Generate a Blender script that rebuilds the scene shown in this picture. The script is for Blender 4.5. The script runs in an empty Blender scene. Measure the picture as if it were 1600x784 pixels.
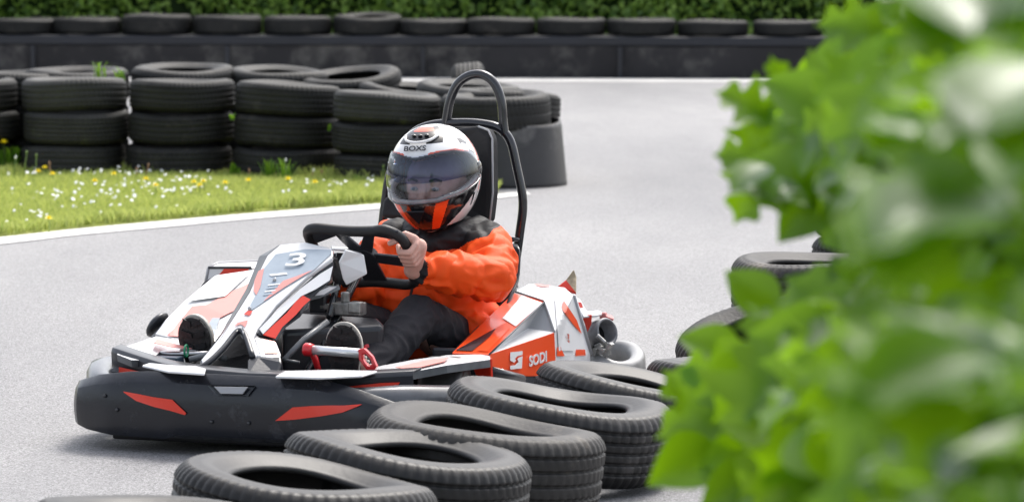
import bpy, bmesh, math, random
import numpy as np
from mathutils import Vector, Matrix, noise as mnoise
random.seed(7); rng = np.random.default_rng(7)
R = math.radians
S = bpy.context.scene
COL = S.collection
# ------------------------------------------------------------------ camera
F = 6600.0; H = 1.42; PT = math.atan(539/6600.)
cam = bpy.data.objects.new('camera', bpy.data.cameras.new('camera')); COL.objects.link(cam)
cam.location = (0, 0, H); cam.rotation_euler = (R(90)-PT, 0, 0)
cam.data.sensor_width = 36.0; cam.data.lens = F/1600*36.0
cam.data.clip_start = 0.1; cam.data.clip_end = 600
cam.data.dof.use_dof = True; cam.data.dof.focus_distance = 11.5; cam.data.dof.aperture_fstop = 7.6
cam.data.dof.aperture_blades = 9
S.camera = cam
# ------------------------------------------------------------------ world, sun, exposure
SUN_EL, SUN_AZ = 56, 205          # azimuth: degrees from +Y towards +X of the direction the light travels TO
w = bpy.data.worlds.new('World'); S.world = w; w.use_nodes = True
nt = w.node_tree; bg = nt.nodes['Background']
sky = nt.nodes.new('ShaderNodeTexSky'); sky.sky_type = 'NISHITA'; sky.sun_disc = False
sky.sun_elevation = R(SUN_EL); sky.dust_density = 4.0; sky.air_density = 1.0; sky.ozone_density = 0.6
sun = bpy.data.objects.new('sun', bpy.data.lights.new('sun', 'SUN')); COL.objects.link(sun)
sun.data.energy = 1.2; sun.data.angle = R(17); sun.data.color = (1.0, 0.965, 0.91)
td = Vector((math.sin(R(SUN_AZ))*math.cos(R(SUN_EL)), math.cos(R(SUN_AZ))*math.cos(R(SUN_EL)), -math.sin(R(SUN_EL))))
sun.rotation_euler = td.to_track_quat('-Z', 'Y').to_euler()
sky.sun_rotation = math.atan2(-td.x, -td.y)
hsv = nt.nodes.new('ShaderNodeHueSaturation'); hsv.inputs['Saturation'].default_value = 0.45
nt.links.new(sky.outputs[0], hsv.inputs['Color']); nt.links.new(hsv.outputs[0], bg.inputs['Color'])
bg.inputs['Strength'].default_value = 0.15
S.view_settings.view_transform = 'Standard'; S.view_settings.look = 'None'; S.view_settings.gamma = 1
S.view_settings.exposure = 1.1
S.cycles.max_bounces = 6; S.cycles.transparent_max_bounces = 8; S.cycles.use_denoising = True
# ------------------------------------------------------------------ measuring helpers
cp, sp = math.cos(PT), math.sin(PT)
def ray(u, v):
    a = (u-800)/F; b = (392-v)/F
    return (a, cp+b*sp, -sp+b*cp)
def at(u, v, z=0.0):
    r = ray(u, v); t = (z-H)/r[2]; return Vector((r[0]*t, r[1]*t, z))
def atY(u, v, Y):
    r = ray(u, v); t = Y/r[1]; return Vector((r[0]*t, Y, H+r[2]*t))
KX, KY, TH = -.727, 10.83, R(20)
kc, ks = math.cos(TH), math.sin(TH)
def toL(X, Y, Z):
    X -= KX; Y -= KY; return Vector((X*kc-Y*ks, X*ks+Y*kc, Z))
LO = toL(0, 0, H)
def ldir(u, v):
    r = ray(u, v); return Vector((r[0]*kc-r[1]*ks, r[0]*ks+r[1]*kc, r[2]))
def Q(u, v, y=None, x=None, z=None):
    d = ldir(u, v)
    t = (y-LO[1])/d[1] if y is not None else ((x-LO[0])/d[0] if x is not None else (z-LO[2])/d[2])
    return LO + d*t
def onpl(u, v, p3, lift=0.0):
    n = (p3[1]-p3[0]).cross(p3[2]-p3[0]).normalized(); d = ldir(u, v)
    if n.dot(d) > 0: n = -n
    return LO + d*(n.dot(p3[0]+n*lift-LO)/n.dot(d))
KM = Matrix.Translation((KX, KY, 0)) @ Matrix.Rotation(-TH, 4, 'Z')
# ------------------------------------------------------------------ materials
def mat(name, c, rough=.5, spec=.5, metal=0, var=0, vs=8, c2=None, bump=0, bs=60, coat=0, dust=None, dsc=5, dth=.55, sheen=0):
    m = bpy.data.materials.new(name); m.use_nodes = True
    n = m.node_tree; p = n.nodes['Principled BSDF']
    p.inputs['Base Color'].default_value = (*c, 1); p.inputs['Roughness'].default_value = rough
    p.inputs['Specular IOR Level'].default_value = spec; p.inputs['Metallic'].default_value = metal
    p.inputs['Coat Weight'].default_value = coat; p.inputs['Coat Roughness'].default_value = .08
    tc = n.nodes.new('ShaderNodeTexCoord'); out = None
    if var or c2:
        c2 = c2 or tuple(max(0, x*(1-var)) for x in c)
        t = n.nodes.new('ShaderNodeTexNoise'); t.inputs['Scale'].default_value = vs; t.inputs['Detail'].default_value = 6; t.inputs['Roughness'].default_value = .65
        n.links.new(tc.outputs['Object'], t.inputs['Vector'])
        r = n.nodes.new('ShaderNodeValToRGB'); r.color_ramp.elements[0].position = .35; r.color_ramp.elements[1].position = .65
        r.color_ramp.elements[0].color = (*c2, 1); r.color_ramp.elements[1].color = (*c, 1)
        n.links.new(t.outputs['Fac'], r.inputs['Fac']); out = r.outputs[0]
        n.links.new(out, p.inputs['Base Color'])
    if dust:
        t2 = n.nodes.new('ShaderNodeTexNoise'); t2.inputs['Scale'].default_value = dsc; t2.inputs['Detail'].default_value = 8; t2.inputs['Roughness'].default_value = .7
        oi = n.nodes.new('ShaderNodeObjectInfo'); ad = n.nodes.new('ShaderNodeVectorMath'); ad.operation = 'ADD'
        sc_ = n.nodes.new('ShaderNodeVectorMath'); sc_.operation = 'SCALE'; sc_.inputs['Scale'].default_value = 3
        n.links.new(oi.outputs['Location'], sc_.inputs[0]); n.links.new(sc_.outputs[0], ad.inputs[0]); n.links.new(tc.outputs['Object'], ad.inputs[1]); n.links.new(ad.outputs[0], t2.inputs['Vector'])
        r2 = n.nodes.new('ShaderNodeValToRGB'); r2.color_ramp.elements[0].position = dth; r2.color_ramp.elements[1].position = dth+.18
        n.links.new(t2.outputs['Fac'], r2.inputs['Fac'])
        mx = n.nodes.new('ShaderNodeMix'); mx.data_type = 'RGBA'; mx.inputs['B'].default_value = (*dust, 1)
        if out: n.links.new(out, mx.inputs['A'])
        else: mx.inputs['A'].default_value = (*c, 1)
        n.links.new(r2.outputs[0], mx.inputs['Factor']); n.links.new(mx.outputs['Result'], p.inputs['Base Color'])
    if bump:
        t3 = n.nodes.new('ShaderNodeTexNoise'); t3.inputs['Scale'].default_value = bs; t3.inputs['Detail'].default_value = 4
        n.links.new(tc.outputs['Object'], t3.inputs['Vector'])
        b = n.nodes.new('ShaderNodeBump'); b.inputs['Strength'].default_value = bump; b.inputs['Distance'].default_value = .01
        n.links.new(t3.outputs['Fac'], b.inputs['Height']); n.links.new(b.outputs[0], p.inputs['Normal'])
    return m
def leafmat(name, c1, c2, trans, tw=.45, rough=.35, spec=.5):
    m = bpy.data.materials.new(name); m.use_nodes = True; n = m.node_tree
    p = n.nodes['Principled BSDF']; p.inputs['Roughness'].default_value = rough; p.inputs['Specular IOR Level'].default_value = spec
    g = n.nodes.new('ShaderNodeNewGeometry'); r = n.nodes.new('ShaderNodeValToRGB')
    r.color_ramp.elements[0].color = (*c1, 1); r.color_ramp.elements[1].color = (*c2, 1)
    n.links.new(g.outputs['Random Per Island'], r.inputs['Fac']); n.links.new(r.outputs[0], p.inputs['Base Color'])
    t = n.nodes.new('ShaderNodeBsdfTranslucent'); mm = n.nodes.new('ShaderNodeMix'); mm.data_type = 'RGBA'; mm.blend_type = 'MULTIPLY'
    mm.inputs['Factor'].default_value = 0; mm.inputs['A'].default_value = (*trans, 1); n.links.new(mm.outputs['Result'], t.inputs['Color'])
    mx = n.nodes.new('ShaderNodeMixShader'); mx.inputs[0].default_value = tw
    n.links.new(p.outputs[0], mx.inputs[1]); n.links.new(t.outputs[0], mx.inputs[2])
    n.links.new(mx.outputs[0], n.nodes['Material Output'].inputs['Surface'])
    return m
M = {}
M['rubber'] = mat('tyre rubber', (.017, .017, .016), .6, .28, var=.35, vs=6, bump=.2, bs=90, dust=(.055, .05, .044), dsc=5, dth=.55)
M['rubber_near'] = mat('tyre rubber dusty', (.012, .0115, .012), .5, .38, var=.4, vs=7, bump=.07, bs=60, dust=(.06, .056, .055), dsc=7, dth=.60)
M['rubber_moss'] = mat('tyre rubber mossy', (.03, .030, .028), .6, .35, var=.4, vs=6, bump=.25, bs=90, dust=(.10, .11, .03), dsc=6, dth=.62)
M['rubber_dirt'] = mat('tyre rubber caked', (.032, .030, .029), .6, .35, var=.4, vs=6, bump=.1, bs=90, dust=(.15, .13, .105), dsc=3.5, dth=.56)
M['kart_tyre'] = mat('slick tyre', (.045, .043, .045), .45, .4, var=.3, vs=20, dust=(.12, .11, .10), dsc=12)
M['black'] = mat('black plastic', (.022, .024, .030), .32, .5, bump=.05, bs=150)
M['bumper'] = mat('scuffed bumper plastic', (.009, .011, .017), .27, .5, var=.3, vs=14, bump=.08, bs=60, dust=(.05, .053, .062), dsc=12, dth=.57)
M['greyplastic'] = mat('grey worn plastic', (.16, .17, .18), .3, .5, var=.45, vs=9)
M['rearplastic'] = mat('pale worn plastic', (.30, .30, .30), .38, .5, var=.4, vs=12)
M['white'] = mat('white bodywork', (.74, .74, .745), .25, .5, coat=.3, dust=(.55, .54, .53), dsc=6, dth=.6)
M['orange'] = mat('orange vinyl', (.80, .075, .012), .28, .5, coat=.3, dust=(.78, .14, .05), dsc=9, dth=.6)
M['red'] = mat('red orange vinyl', (.72, .035, .012), .3, .5, coat=.2, dust=(.5, .05, .03), dsc=10, dth=.62)
M['pink'] = mat('faded red vinyl', (.74, .30, .27), .55, .2)
M['bluegrey'] = mat('blue grey vinyl', (.36, .42, .48), .5, .3, c2=(.29, .34, .40), vs=10)
M['greyfacet'] = mat('mid grey facet', (.33, .335, .35), .3, .5, coat=.2)
M['tube'] = mat('black powder coated tube', (.012, .013, .017), .22, .6, coat=.3)
M['steel'] = mat('brushed steel', (.55, .55, .56), .3, .5, metal=1, var=.4, vs=30)
M['alloy'] = mat('cast alloy', (.38, .38, .37), .42, .5, metal=.8, var=.5, vs=40)
M['redmetal'] = mat('red pedal paint', (.62, .012, .02), .28, .5, coat=.4)
M['greenzip'] = mat('green plastic', (.02, .25, .12), .4)
M['grip'] = mat('wheel grip', (.016, .016, .017), .5, .4, bump=.15, bs=300)
M['beige'] = mat('weathered beige', (.40, .33, .22), .7, c2=(.12, .09, .06), vs=30)
M['line'] = mat('worn white paint', (.80, .79, .77), .7, .3, var=.15, vs=30, dust=(.36, .355, .35), dsc=14, dth=.55)
M['jacket'] = mat('orange padded nylon', (.94, .098, .010), .58, .25, var=.10, vs=4, bump=.12, bs=40)
M['cloth_black'] = mat('black nylon', (.014, .014, .016), .6, .3, bump=.2, bs=60)
M['trouser'] = mat('charcoal jersey', (.032, .031, .036), .85, .2, var=.25, vs=15, bump=.15, bs=200)
M['skin'] = mat('skin', (.66, .38, .31), .5, .35, var=.12, vs=40, bump=.05, bs=200)
M['hair'] = mat('brown hair', (.06, .035, .02), .6)
M['sole'] = mat('dark sole', (.035, .033, .034), .7, .3, var=.4, vs=40, bump=.6, bs=80)
M['midsole'] = mat('off white midsole', (.55, .52, .47), .6)
M['concrete'] = mat('pale concrete', (.66, .65, .63), .8, .2, var=.2, vs=4, dust=(.40, .39, .37), dsc=3, dth=.62)
M['belt'] = mat('conveyor rubber', (.035, .034, .036), .45, .4, var=.4, vs=2.5, bump=.1, bs=20, dust=(.14, .135, .13), dsc=2.2, dth=.58)
M['wallrub'] = mat('barrier rubber', (.030, .029, .031), .7, .2, var=.35, vs=1.4, bump=.2, bs=8, dust=(.10, .096, .09), dsc=2.2, dth=.50)
M['walltop'] = mat('barrier rubber top', (.017, .019, .026), .5, .4, var=.3, vs=2)
M['bark'] = mat('bark', (.10, .08, .05), .85, var=.4, vs=20, bump=.5, bs=40)
M['stem'] = mat('green stem', (.14, .22, .05), .6)
M['drystem'] = mat('dry stalk', (.30, .17, .10), .8)
M['petal_w'] = mat('daisy petal', (.82, .82, .80), .6)
M['petal_y'] = mat('dandelion petal', (.95, .80, .02), .6)
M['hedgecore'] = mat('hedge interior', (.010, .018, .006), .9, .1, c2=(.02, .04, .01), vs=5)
M['leaf'] = leafmat('bush leaf', (.018, .075, .006), (.15, .31, .008), (.32, .58, .006), .48, .30, .6)
M['hleaf'] = leafmat('hedge leaf', (.05, .12, .02), (.32, .48, .08), (.34, .54, .06), .4, .42, .45)
M['grassb'] = leafmat('grass blade', (.22, .33, .06), (.52, .56, .20), (.55, .60, .16), .35, .6, .2)
M['weed'] = leafmat('weed leaf', (.06, .15, .015), (.13, .27, .03), (.25, .45, .03), .35, .5, .3)
# ------------------------------------------------------------------ object helpers
def tag(o, label=None, cat=None, group=None, kind=None):
    if label: o['label'] = label
    if cat: o['category'] = cat
    if group: o['group'] = group
    if kind: o['kind'] = kind
    return o
def empty(name, loc=(0, 0, 0), rz=0, parent=None):
    o = bpy.data.objects.new(name, None); COL.objects.link(o); o.location = loc; o.rotation_euler = (0, 0, rz)
    o.empty_display_size = .1
    if parent: o.parent = parent
    return o
def mk(name, verts, faces, mats, parent=None, smooth=False, mi=None, solid=0, bevel=0, sub=0, off=-1, bseg=2, out=False):
    if out:      # orient faces outwards (towards the open side, where the viewer stands)
        ff = []
        for f in faces:
            p = [Vector(verts[i]) for i in f]; nn = Vector()
            for i in range(len(p)): nn += p[i].cross(p[(i+1) % len(p)])
            c = sum(p, Vector())/len(p); ff.append(tuple(f) if nn.dot(LO-c) > 0 else tuple(f)[::-1])
        faces = ff
    me = bpy.data.meshes.new(name); me.from_pydata([tuple(v) for v in verts], [], faces); me.update()
    for m in (mats if isinstance(mats, (list, tuple)) else [mats]): me.materials.append(m)
    if mi is not None: me.polygons.foreach_set('material_index', mi)
    if out: b_ = bmesh.new(); b_.from_mesh(me); bmesh.ops.triangulate(b_, faces=b_.faces[:]); b_.to_mesh(me); b_.free()
    if smooth: me.polygons.foreach_set('use_smooth', [True]*len(me.polygons))
    o = bpy.data.objects.new(name, me); COL.objects.link(o)
    if parent: o.parent = parent
    if solid: md = o.modifiers.new('s', 'SOLIDIFY'); md.thickness = solid; md.offset = off
    if bevel:
        md = o.modifiers.new('b', 'BEVEL'); md.width = bevel; md.segments = bseg; md.limit_method = 'ANGLE'; md.angle_limit = R(22)
    if sub: md = o.modifiers.new('u', 'SUBSURF'); md.levels = sub; md.render_levels = sub
    return o
def bmobj(name, bm, mats, parent=None, smooth=True, **k):
    me = bpy.data.meshes.new(name); bm.to_mesh(me); bm.free()
    for m in (mats if isinstance(mats, (list, tuple)) else [mats]): me.materials.append(m)
    if smooth: me.polygons.foreach_set('use_smooth', [True]*len(me.polygons))
    o = bpy.data.objects.new(name, me); COL.objects.link(o)
    if parent: o.parent = parent
    if k.get('bevel'):
        md = o.modifiers.new('b', 'BEVEL'); md.width = k['bevel']; md.segments = 3; md.limit_method = 'ANGLE'; md.angle_limit = R(30)
        o.data.polygons.foreach_set('use_smooth', [False]*len(me.polygons))
    return o
def box(bm, c, s, rot=None):
    m = Matrix.Translation(c) @ (rot.to_4x4() if rot else Matrix.Identity(4)) @ Matrix.Diagonal((*s, 1))
    bmesh.ops.create_cube(bm, size=1, matrix=m)
def catmull(pts, n=8):
    P = [Vector(p) for p in pts]; P = [P[0]*2-P[1]] + P + [P[-1]*2-P[-2]]; out = []
    for i in range(1, len(P)-2):
        for k in range(n):
            t = k/n; a, b, c, d = P[i-1:i+3]
            out.append(.5*((2*b)+(c-a)*t+(2*a-5*b+4*c-d)*t*t+(3*b-a-3*c+d)*t**3))
    out.append(P[-2].copy()); return out
def tube(bm, pts, r, seg=12, curve=0, closed=False, sq=1.0):
    if curve: pts = catmull(pts, curve)
    pts = [Vector(p) for p in pts]; n = len(pts); rings = []
    rr = r if hasattr(r, '__len__') else [r]*n
    if len(rr) != n: rr = [rr[min(len(rr)-1, int(i*len(rr)/n))] for i in range(n)]
    prev = None
    for i, p in enumerate(pts):
        if closed: t = (pts[(i+1) % n]-pts[i-1]).normalized()
        else: t = (pts[min(i+1, n-1)]-pts[max(i-1, 0)]).normalized()
        if prev is None:
            a = Vector((0, 0, 1)) if abs(t.z) < .9 else Vector((1, 0, 0))
            u = t.cross(a).normalized()
        else: u = (prev-t*prev.dot(t)).normalized()
        prev = u; v = t.cross(u)
        rings.append([bm.verts.new(p+u*math.cos(2*math.pi*k/seg)*rr[i]+v*math.sin(2*math.pi*k/seg)*rr[i]*sq) for k in range(seg)])
    m = n if closed else n-1
    for i in range(m):
        A, B = rings[i], rings[(i+1) % n]
        for k in range(seg): bm.faces.new((A[k], A[(k+1) % seg], B[(k+1) % seg], B[k]))
    if not closed: bm.faces.new(rings[0][::-1]); bm.faces.new(rings[-1])
def lathe(bm, prof, seg=48, mtx=None, closed=False):
    rings = []
    for r_, z_ in prof:
        rings.append([bm.verts.new((r_*math.cos(2*math.pi*k/seg), r_*math.sin(2*math.pi*k/seg), z_)) for k in range(seg)])
    n = len(prof)
    for i in range(n if closed else n-1):
        A, B = rings[i], rings[(i+1) % n]
        for k in range(seg): bm.faces.new((A[k], A[(k+1) % seg], B[(k+1) % seg], B[k]))
    vs = [v for r_ in rings for v in r_]
    if mtx: bmesh.ops.transform(bm, matrix=mtx, verts=vs)
def blob(name, segs, voxel, mats, parent, passes=4, bumpf=None, extra=None):
    """one continuous surface grown from tapered limbs: (p1, r1, p2, r2)"""
    bm = bmesh.new()
    for s in segs:
        p1, r1, p2, r2 = Vector(s[0]), s[1], Vector(s[2]), s[3]
        d = p2-p1; L = max(d.length, 1e-5); q = Vector((0, 0, 1)).rotation_difference(d.normalized()) if d.length > 1e-5 else Matrix.Identity(3).to_quaternion()
        prof = [(0.0005, -r1*.999)]+[(r1*math.cos(a), r1*math.sin(a)) for a in [R(-75+25*i) for i in range(4)]]
        prof += [(r2*math.cos(a), L+r2*math.sin(a)) for a in [R(0+25*i) for i in range(4)]]+[(0.0005, L+r2*.999)]
        m = Matrix.Translation(p1) @ q.to_matrix().to_4x4()
        n0 = len(bm.verts); lathe(bm, prof, 20, m)
        bm.verts.ensure_lookup_table()
    if extra: extra(bm)
    bmesh.ops.holes_fill(bm, edges=[e for e in bm.edges if e.is_boundary])
    me = bpy.data.meshes.new('tmp'); bm.to_mesh(me); bm.free(); t = bpy.data.objects.new('tmp', me); COL.objects.link(t)
    md = t.modifiers.new('r', 'REMESH'); md.mode = 'VOXEL'; md.voxel_size = voxel
    if passes: ms = t.modifiers.new('sm', 'SMOOTH'); ms.factor = .6; ms.iterations = passes
    dg = bpy.context.evaluated_depsgraph_get(); me2 = bpy.data.meshes.new_from_object(t.evaluated_get(dg))
    bpy.data.objects.remove(t); me2.name = name; me2.materials.clear()
    for m in (mats if isinstance(mats, (list, tuple)) else [mats]): me2.materials.append(m)
    if bumpf:
        n = len(me2.vertices); co = np.empty(n*3); no = np.empty(n*3)
        me2.vertices.foreach_get('co', co); me2.vertices.foreach_get('normal', no); co = co.reshape(-1, 3); no = no.reshape(-1, 3)
        co = co + no*bumpf(co)[:, None]; me2.vertices.foreach_set('co', co.ravel()); me2.update()
    me2.polygons.foreach_set('use_smooth', [True]*len(me2.polygons))
    o = bpy.data.objects.new(name, me2); COL.objects.link(o)
    if parent: o.parent = parent
    return o
from mathutils.bvhtree import BVHTree
def pdecal(name, uvs, target, m, lift=.0025, parent=None, cuts=9):
    """sticker laid on the panel's own surface"""
    bv = BVHTree.FromPolygons([v.co.copy() for v in target.data.vertices], [tuple(p.vertices) for p in target.data.polygons])
    bm = bmesh.new(); bm.faces.new([bm.verts.new((u/100, -v/100, 0)) for u, v in uvs]); bmesh.ops.triangulate(bm, faces=bm.faces[:])
    bmesh.ops.subdivide_edges(bm, edges=bm.edges[:], cuts=cuts, use_grid_fill=True)
    bad = []
    for v in bm.verts:
        d = ldir(v.co.x*100, -v.co.y*100).normalized(); h = bv.ray_cast(LO, d)
        if h[0] is None: bad.append(v)
        else: n = h[1] if h[1].dot(d) < 0 else -h[1]; v.co = h[0]+n*lift
    bmesh.ops.delete(bm, geom=bad, context='VERTS')
    return bmobj(name, bm, m, parent or target, False)
def text(name, s, origin, ux, uy, size, m, parent, thick=.0006, sx=1.0, bold=0.0):
    c = bpy.data.curves.new(name, 'FONT'); c.body = s; c.size = 1; c.align_x = 'CENTER'; c.align_y = 'CENTER'; c.extrude = thick/size; c.offset = bold
    t = bpy.data.objects.new('tmp', c); COL.objects.link(t)
    dg = bpy.context.evaluated_depsgraph_get(); me = bpy.data.meshes.new_from_object(t.evaluated_get(dg)); bpy.data.objects.remove(t)
    ux = ux.normalized(); uz = ux.cross(uy).normalized(); uy = uz.cross(ux)
    mm = Matrix((ux*size*sx, uy*size, uz*size)).transposed().to_4x4(); mm.translation = origin
    me.transform(mm); me.name = name; me.materials.clear(); me.materials.append(m)
    o = bpy.data.objects.new(name, me); COL.objects.link(o); o.parent = parent
    return o
def quick(name, verts, faces, m):
    """big leaf meshes from numpy arrays (faces: quads)"""
    me = bpy.data.meshes.new(name); nv, nf = len(verts), len(faces); k = faces.shape[1]
    me.vertices.add(nv); me.vertices.foreach_set('co', verts.astype(np.float32).ravel())
    me.loops.add(nf*k); me.loops.foreach_set('vertex_index', faces.astype(np.int32).ravel())
    me.polygons.add(nf); me.polygons.foreach_set('loop_start', np.arange(0, nf*k, k, dtype=np.int32))
    me.update(calc_edges=True); me.validate()
    me.polygons.foreach_set('use_smooth', [True]*len(me.polygons)); me.materials.append(m)
    o = bpy.data.objects.new(name, me); COL.objects.link(o); return o
def scatter(tv, tf, pos, nrm, up, size):
    """copies leaf template (tv: n x 3, y along leaf, z normal) to pos with frame from nrm / up"""
    z = nrm/np.linalg.norm(nrm, axis=1, keepdims=True); y = up-(up*z).sum(1, keepdims=True)*z; y /= np.linalg.norm(y, axis=1, keepdims=True)+1e-9
    x = np.cross(y, z); n = len(pos)
    V = (tv[None, :, 0, None]*x[:, None]+tv[None, :, 1, None]*y[:, None]+tv[None, :, 2, None]*z[:, None])*size[:, None, None]+pos[:, None]
    Fc = tf[None]+(np.arange(n)*len(tv))[:, None, None]
    return V.reshape(-1, 3), Fc.reshape(-1, tf.shape[1])
def leaf_tpl(lobed, rows=13):
    v = []; f = []
    for i in range(rows):
        t = i/(rows-1); b = (math.sin(math.pi*t**.72)**.95)*.36+.003
        if lobed: b *= 1.25*(.78+.36*math.cos(2*math.pi*(t*3.0-.20)))*(1.15-.35*t) if 0 < i < rows-1 else 1
        zz = -.22*(t-.3)**2; sweep = (.10 if lobed else .03)*b/.3
        v += [(-b, t-.5+sweep, zz+b*.28), (-b*.5, t-.5+sweep*.4, zz+b*.10), (0, t-.5, zz), (b*.5, t-.5+sweep*.4, zz+b*.10), (b, t-.5+sweep, zz+b*.28)]
    for i in range(rows-1):
        for k in range(4): a = i*5+k; f.append((a, a+1, a+6, a+5))
    return np.array(v), np.array(f)
# ------------------------------------------------------------------ ground, track, verge
def asphalt():
    m = bpy.data.materials.new('worn asphalt'); m.use_nodes = True; n = m.node_tree; p = n.nodes['Principled BSDF']
    tc = n.nodes.new('ShaderNodeTexCoord')
    def noise(s, d=5, r=.6, v=None):
        t = n.nodes.new('ShaderNodeTexNoise'); t.inputs['Scale'].default_value = s; t.inputs['Detail'].default_value = d; t.inputs['Roughness'].default_value = r
        n.links.new(v or tc.outputs['Object'], t.inputs['Vector']); return t
    vo = n.nodes.new('ShaderNodeTexVoronoi'); vo.inputs['Scale'].default_value = 230; n.links.new(tc.outputs['Object'], vo.inputs['Vector'])
    r = n.nodes.new('ShaderNodeValToRGB'); e = r.color_ramp.elements
    e[0].position = 0; e[0].color = (.165, .164, .166, 1); e[1].position = 1; e[1].color = (.40, .398, .40, 1)
    k = e.new(.5); k.color = (.28, .278, .281, 1)
    sx = n.nodes.new('ShaderNodeSeparateColor'); n.links.new(vo.outputs['Color'], sx.inputs[0]); n.links.new(sx.outputs[0], r.inputs['Fac'])
    mp = n.nodes.new('ShaderNodeMapping'); mp.inputs['Scale'].default_value = (.5, .12, 1); mp.inputs['Rotation'].default_value = (0, 0, R(-24)); n.links.new(tc.outputs['Object'], mp.inputs['Vector'])
    big = noise(1.6, 6, .6, mp.outputs[0]); rb = n.nodes.new('ShaderNodeValToRGB'); rb.color_ramp.elements[0].position = .32; rb.color_ramp.elements[1].position = .7
    rb.color_ramp.elements[0].color = (.76, .76, .77, 1); rb.color_ramp.elements[1].color = (1.08, 1.07, 1.06, 1); n.links.new(big.outputs['Fac'], rb.inputs['Fac'])
    mid = noise(60, 5, .8); rm = n.nodes.new('ShaderNodeValToRGB'); rm.color_ramp.elements[0].position = .3; rm.color_ramp.elements[1].position = .7
    rm.color_ramp.elements[0].color = (.90, .90, .90, 1); rm.color_ramp.elements[1].color = (1.07, 1.07, 1.07, 1); n.links.new(mid.outputs['Fac'], rm.inputs['Fac'])
    def mul(a, b):
        x = n.nodes.new('ShaderNodeMix'); x.data_type = 'RGBA'; x.blend_type = 'MULTIPLY'; x.inputs['Factor'].default_value = 1
        n.links.new(a, x.inputs['A']); n.links.new(b, x.inputs['B']); return x.outputs['Result']
    n.links.new(mul(mul(r.outputs[0], rb.outputs[0]), rm.outputs[0]), p.inputs['Base Color'])
    b = n.nodes.new('ShaderNodeBump'); b.inputs['Strength'].default_value = .5; b.inputs['Distance'].default_value = .004
    n.links.new(vo.outputs['Distance'], b.inputs['Height']); n.links.new(b.outputs[0], p.inputs['Normal'])
    p.inputs['Roughness'].default_value = .8; p.inputs['Specular IOR Level'].default_value = .3
    return m
M['asphalt'] = asphalt()
M['soil'] = mat('verge soil', (.42, .46, .13), .9, .1, c2=(.20, .22, .07), vs=7, dust=(.36, .30, .16), dsc=2.5, dth=.58)
o = mk('asphalt_track', [(-300, -300, 0), (300, -300, 0), (300, 300, 0), (-300, 300, 0)], [(0, 1, 2, 3)], M['asphalt']); tag(o, kind='structure')
lo = [(-900, 470), (-500, 431), (-200, 401), (0, 381), (120, 367), (250, 355), (400, 341), (600, 325), (700, 317), (770, 310), (830, 303)]
up = [(-900, 452), (-500, 417), (-200, 389), (0, 370), (120, 357), (250, 345), (400, 332), (600, 317), (700, 309), (765, 304), (822, 300)]
L0 = catmull([at(*p, z=.004) for p in lo], 6); U0 = catmull([at(*p, z=.004) for p in up], 6)
n = len(L0); ragged = [p+Vector((0, random.uniform(-.02, .02), 0)) for p in U0]
o = mk('painted_line', L0+ragged, [(i, i+1, n+i+1, n+i) for i in range(n-1)], M['line']); tag(o, kind='structure')
back = [Vector((-.06, 21.9, 0)), Vector((-.4, 23.0, 0)), Vector((-1.2, 23.9, 0)), Vector((-8, 24.6, 0)), Vector((-16, 24, 0))]
gb = [Vector((p.x, p.y-.01, 0)) for p in U0]
gb = [q for q in gb if q.x < -.06]; poly = gb+back
vt = [Vector((p.x, p.y, .012)) for p in poly]+[Vector((p.x, p.y, -.05)) for p in poly]
k = len(poly)
o = mk('grass_verge', vt, [tuple(range(k))]+[(i, k+i, k+(i+1) % k, (i+1) % k) for i in range(k)], M['soil']); tag(o, kind='structure')
def edgeY(x):
    for a, b in zip(U0, U0[1:]):
        if a.x <= x <= b.x: return a.y+(b.y-a.y)*(x-a.x)/(b.x-a.x+1e-9)
    return U0[0].y if x < U0[0].x else 22.6
# grass blades
N = 95000
X = rng.uniform(-4.2, -.07, N); Y0 = np.interp(X, [p.x for p in U0], [p.y for p in U0]); Yb = np.where(X > -.3, 21.95, 23.3)
Y = Y0+rng.random(N)**1.25*(Yb-Y0)
kp = Y0 < 21.9; X, Y, Y0 = X[kp], Y[kp], Y0[kp]; N = len(X)
bare = np.array([mnoise.noise((x*2.3+7, y*2.3, 4)) for x, y in zip(X, Y)]); kp = (bare < .28) | (rng.random(N) < .35); X, Y, Y0 = X[kp], Y[kp], Y0[kp]; N = len(X)
lump = np.array([mnoise.noise((x*1.6, y*1.6, 0)) for x, y in zip(X, Y)])
hgt = .030+.016*lump+rng.random(N)*.022; near = (Y-Y0) < .12; hgt[near] *= 1.25
tall = (Y > 21.4) & (lump > .05) & (rng.random(N) < .5); hgt[tall] *= 1.5
a = rng.uniform(0, 2*np.pi, N); lean = rng.uniform(.1, .8, N)*hgt; wd = rng.uniform(.0022, .0042, N)
z0 = np.full(N, .012)
dx, dy = np.cos(a), np.sin(a); px, py = -dy*wd, dx*wd
v = np.stack([np.stack([X-px, Y-py, z0], 1), np.stack([X+px, Y+py, z0], 1),
              np.stack([X+px*.7+dx*lean*.35, Y+py*.7+dy*lean*.35, z0+hgt*.6], 1), np.stack([X-px*.2+dx*lean, Y-py*.2+dy*lean, z0+hgt], 1)], 1).reshape(-1, 3)
f = (np.arange(N)*4)[:, None]+np.array([[0, 1, 2, 3]])
tag(quick('grass', v, f, M['grassb']), 'short mown yellow green grass on the verge', None, None, 'stuff')
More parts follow.
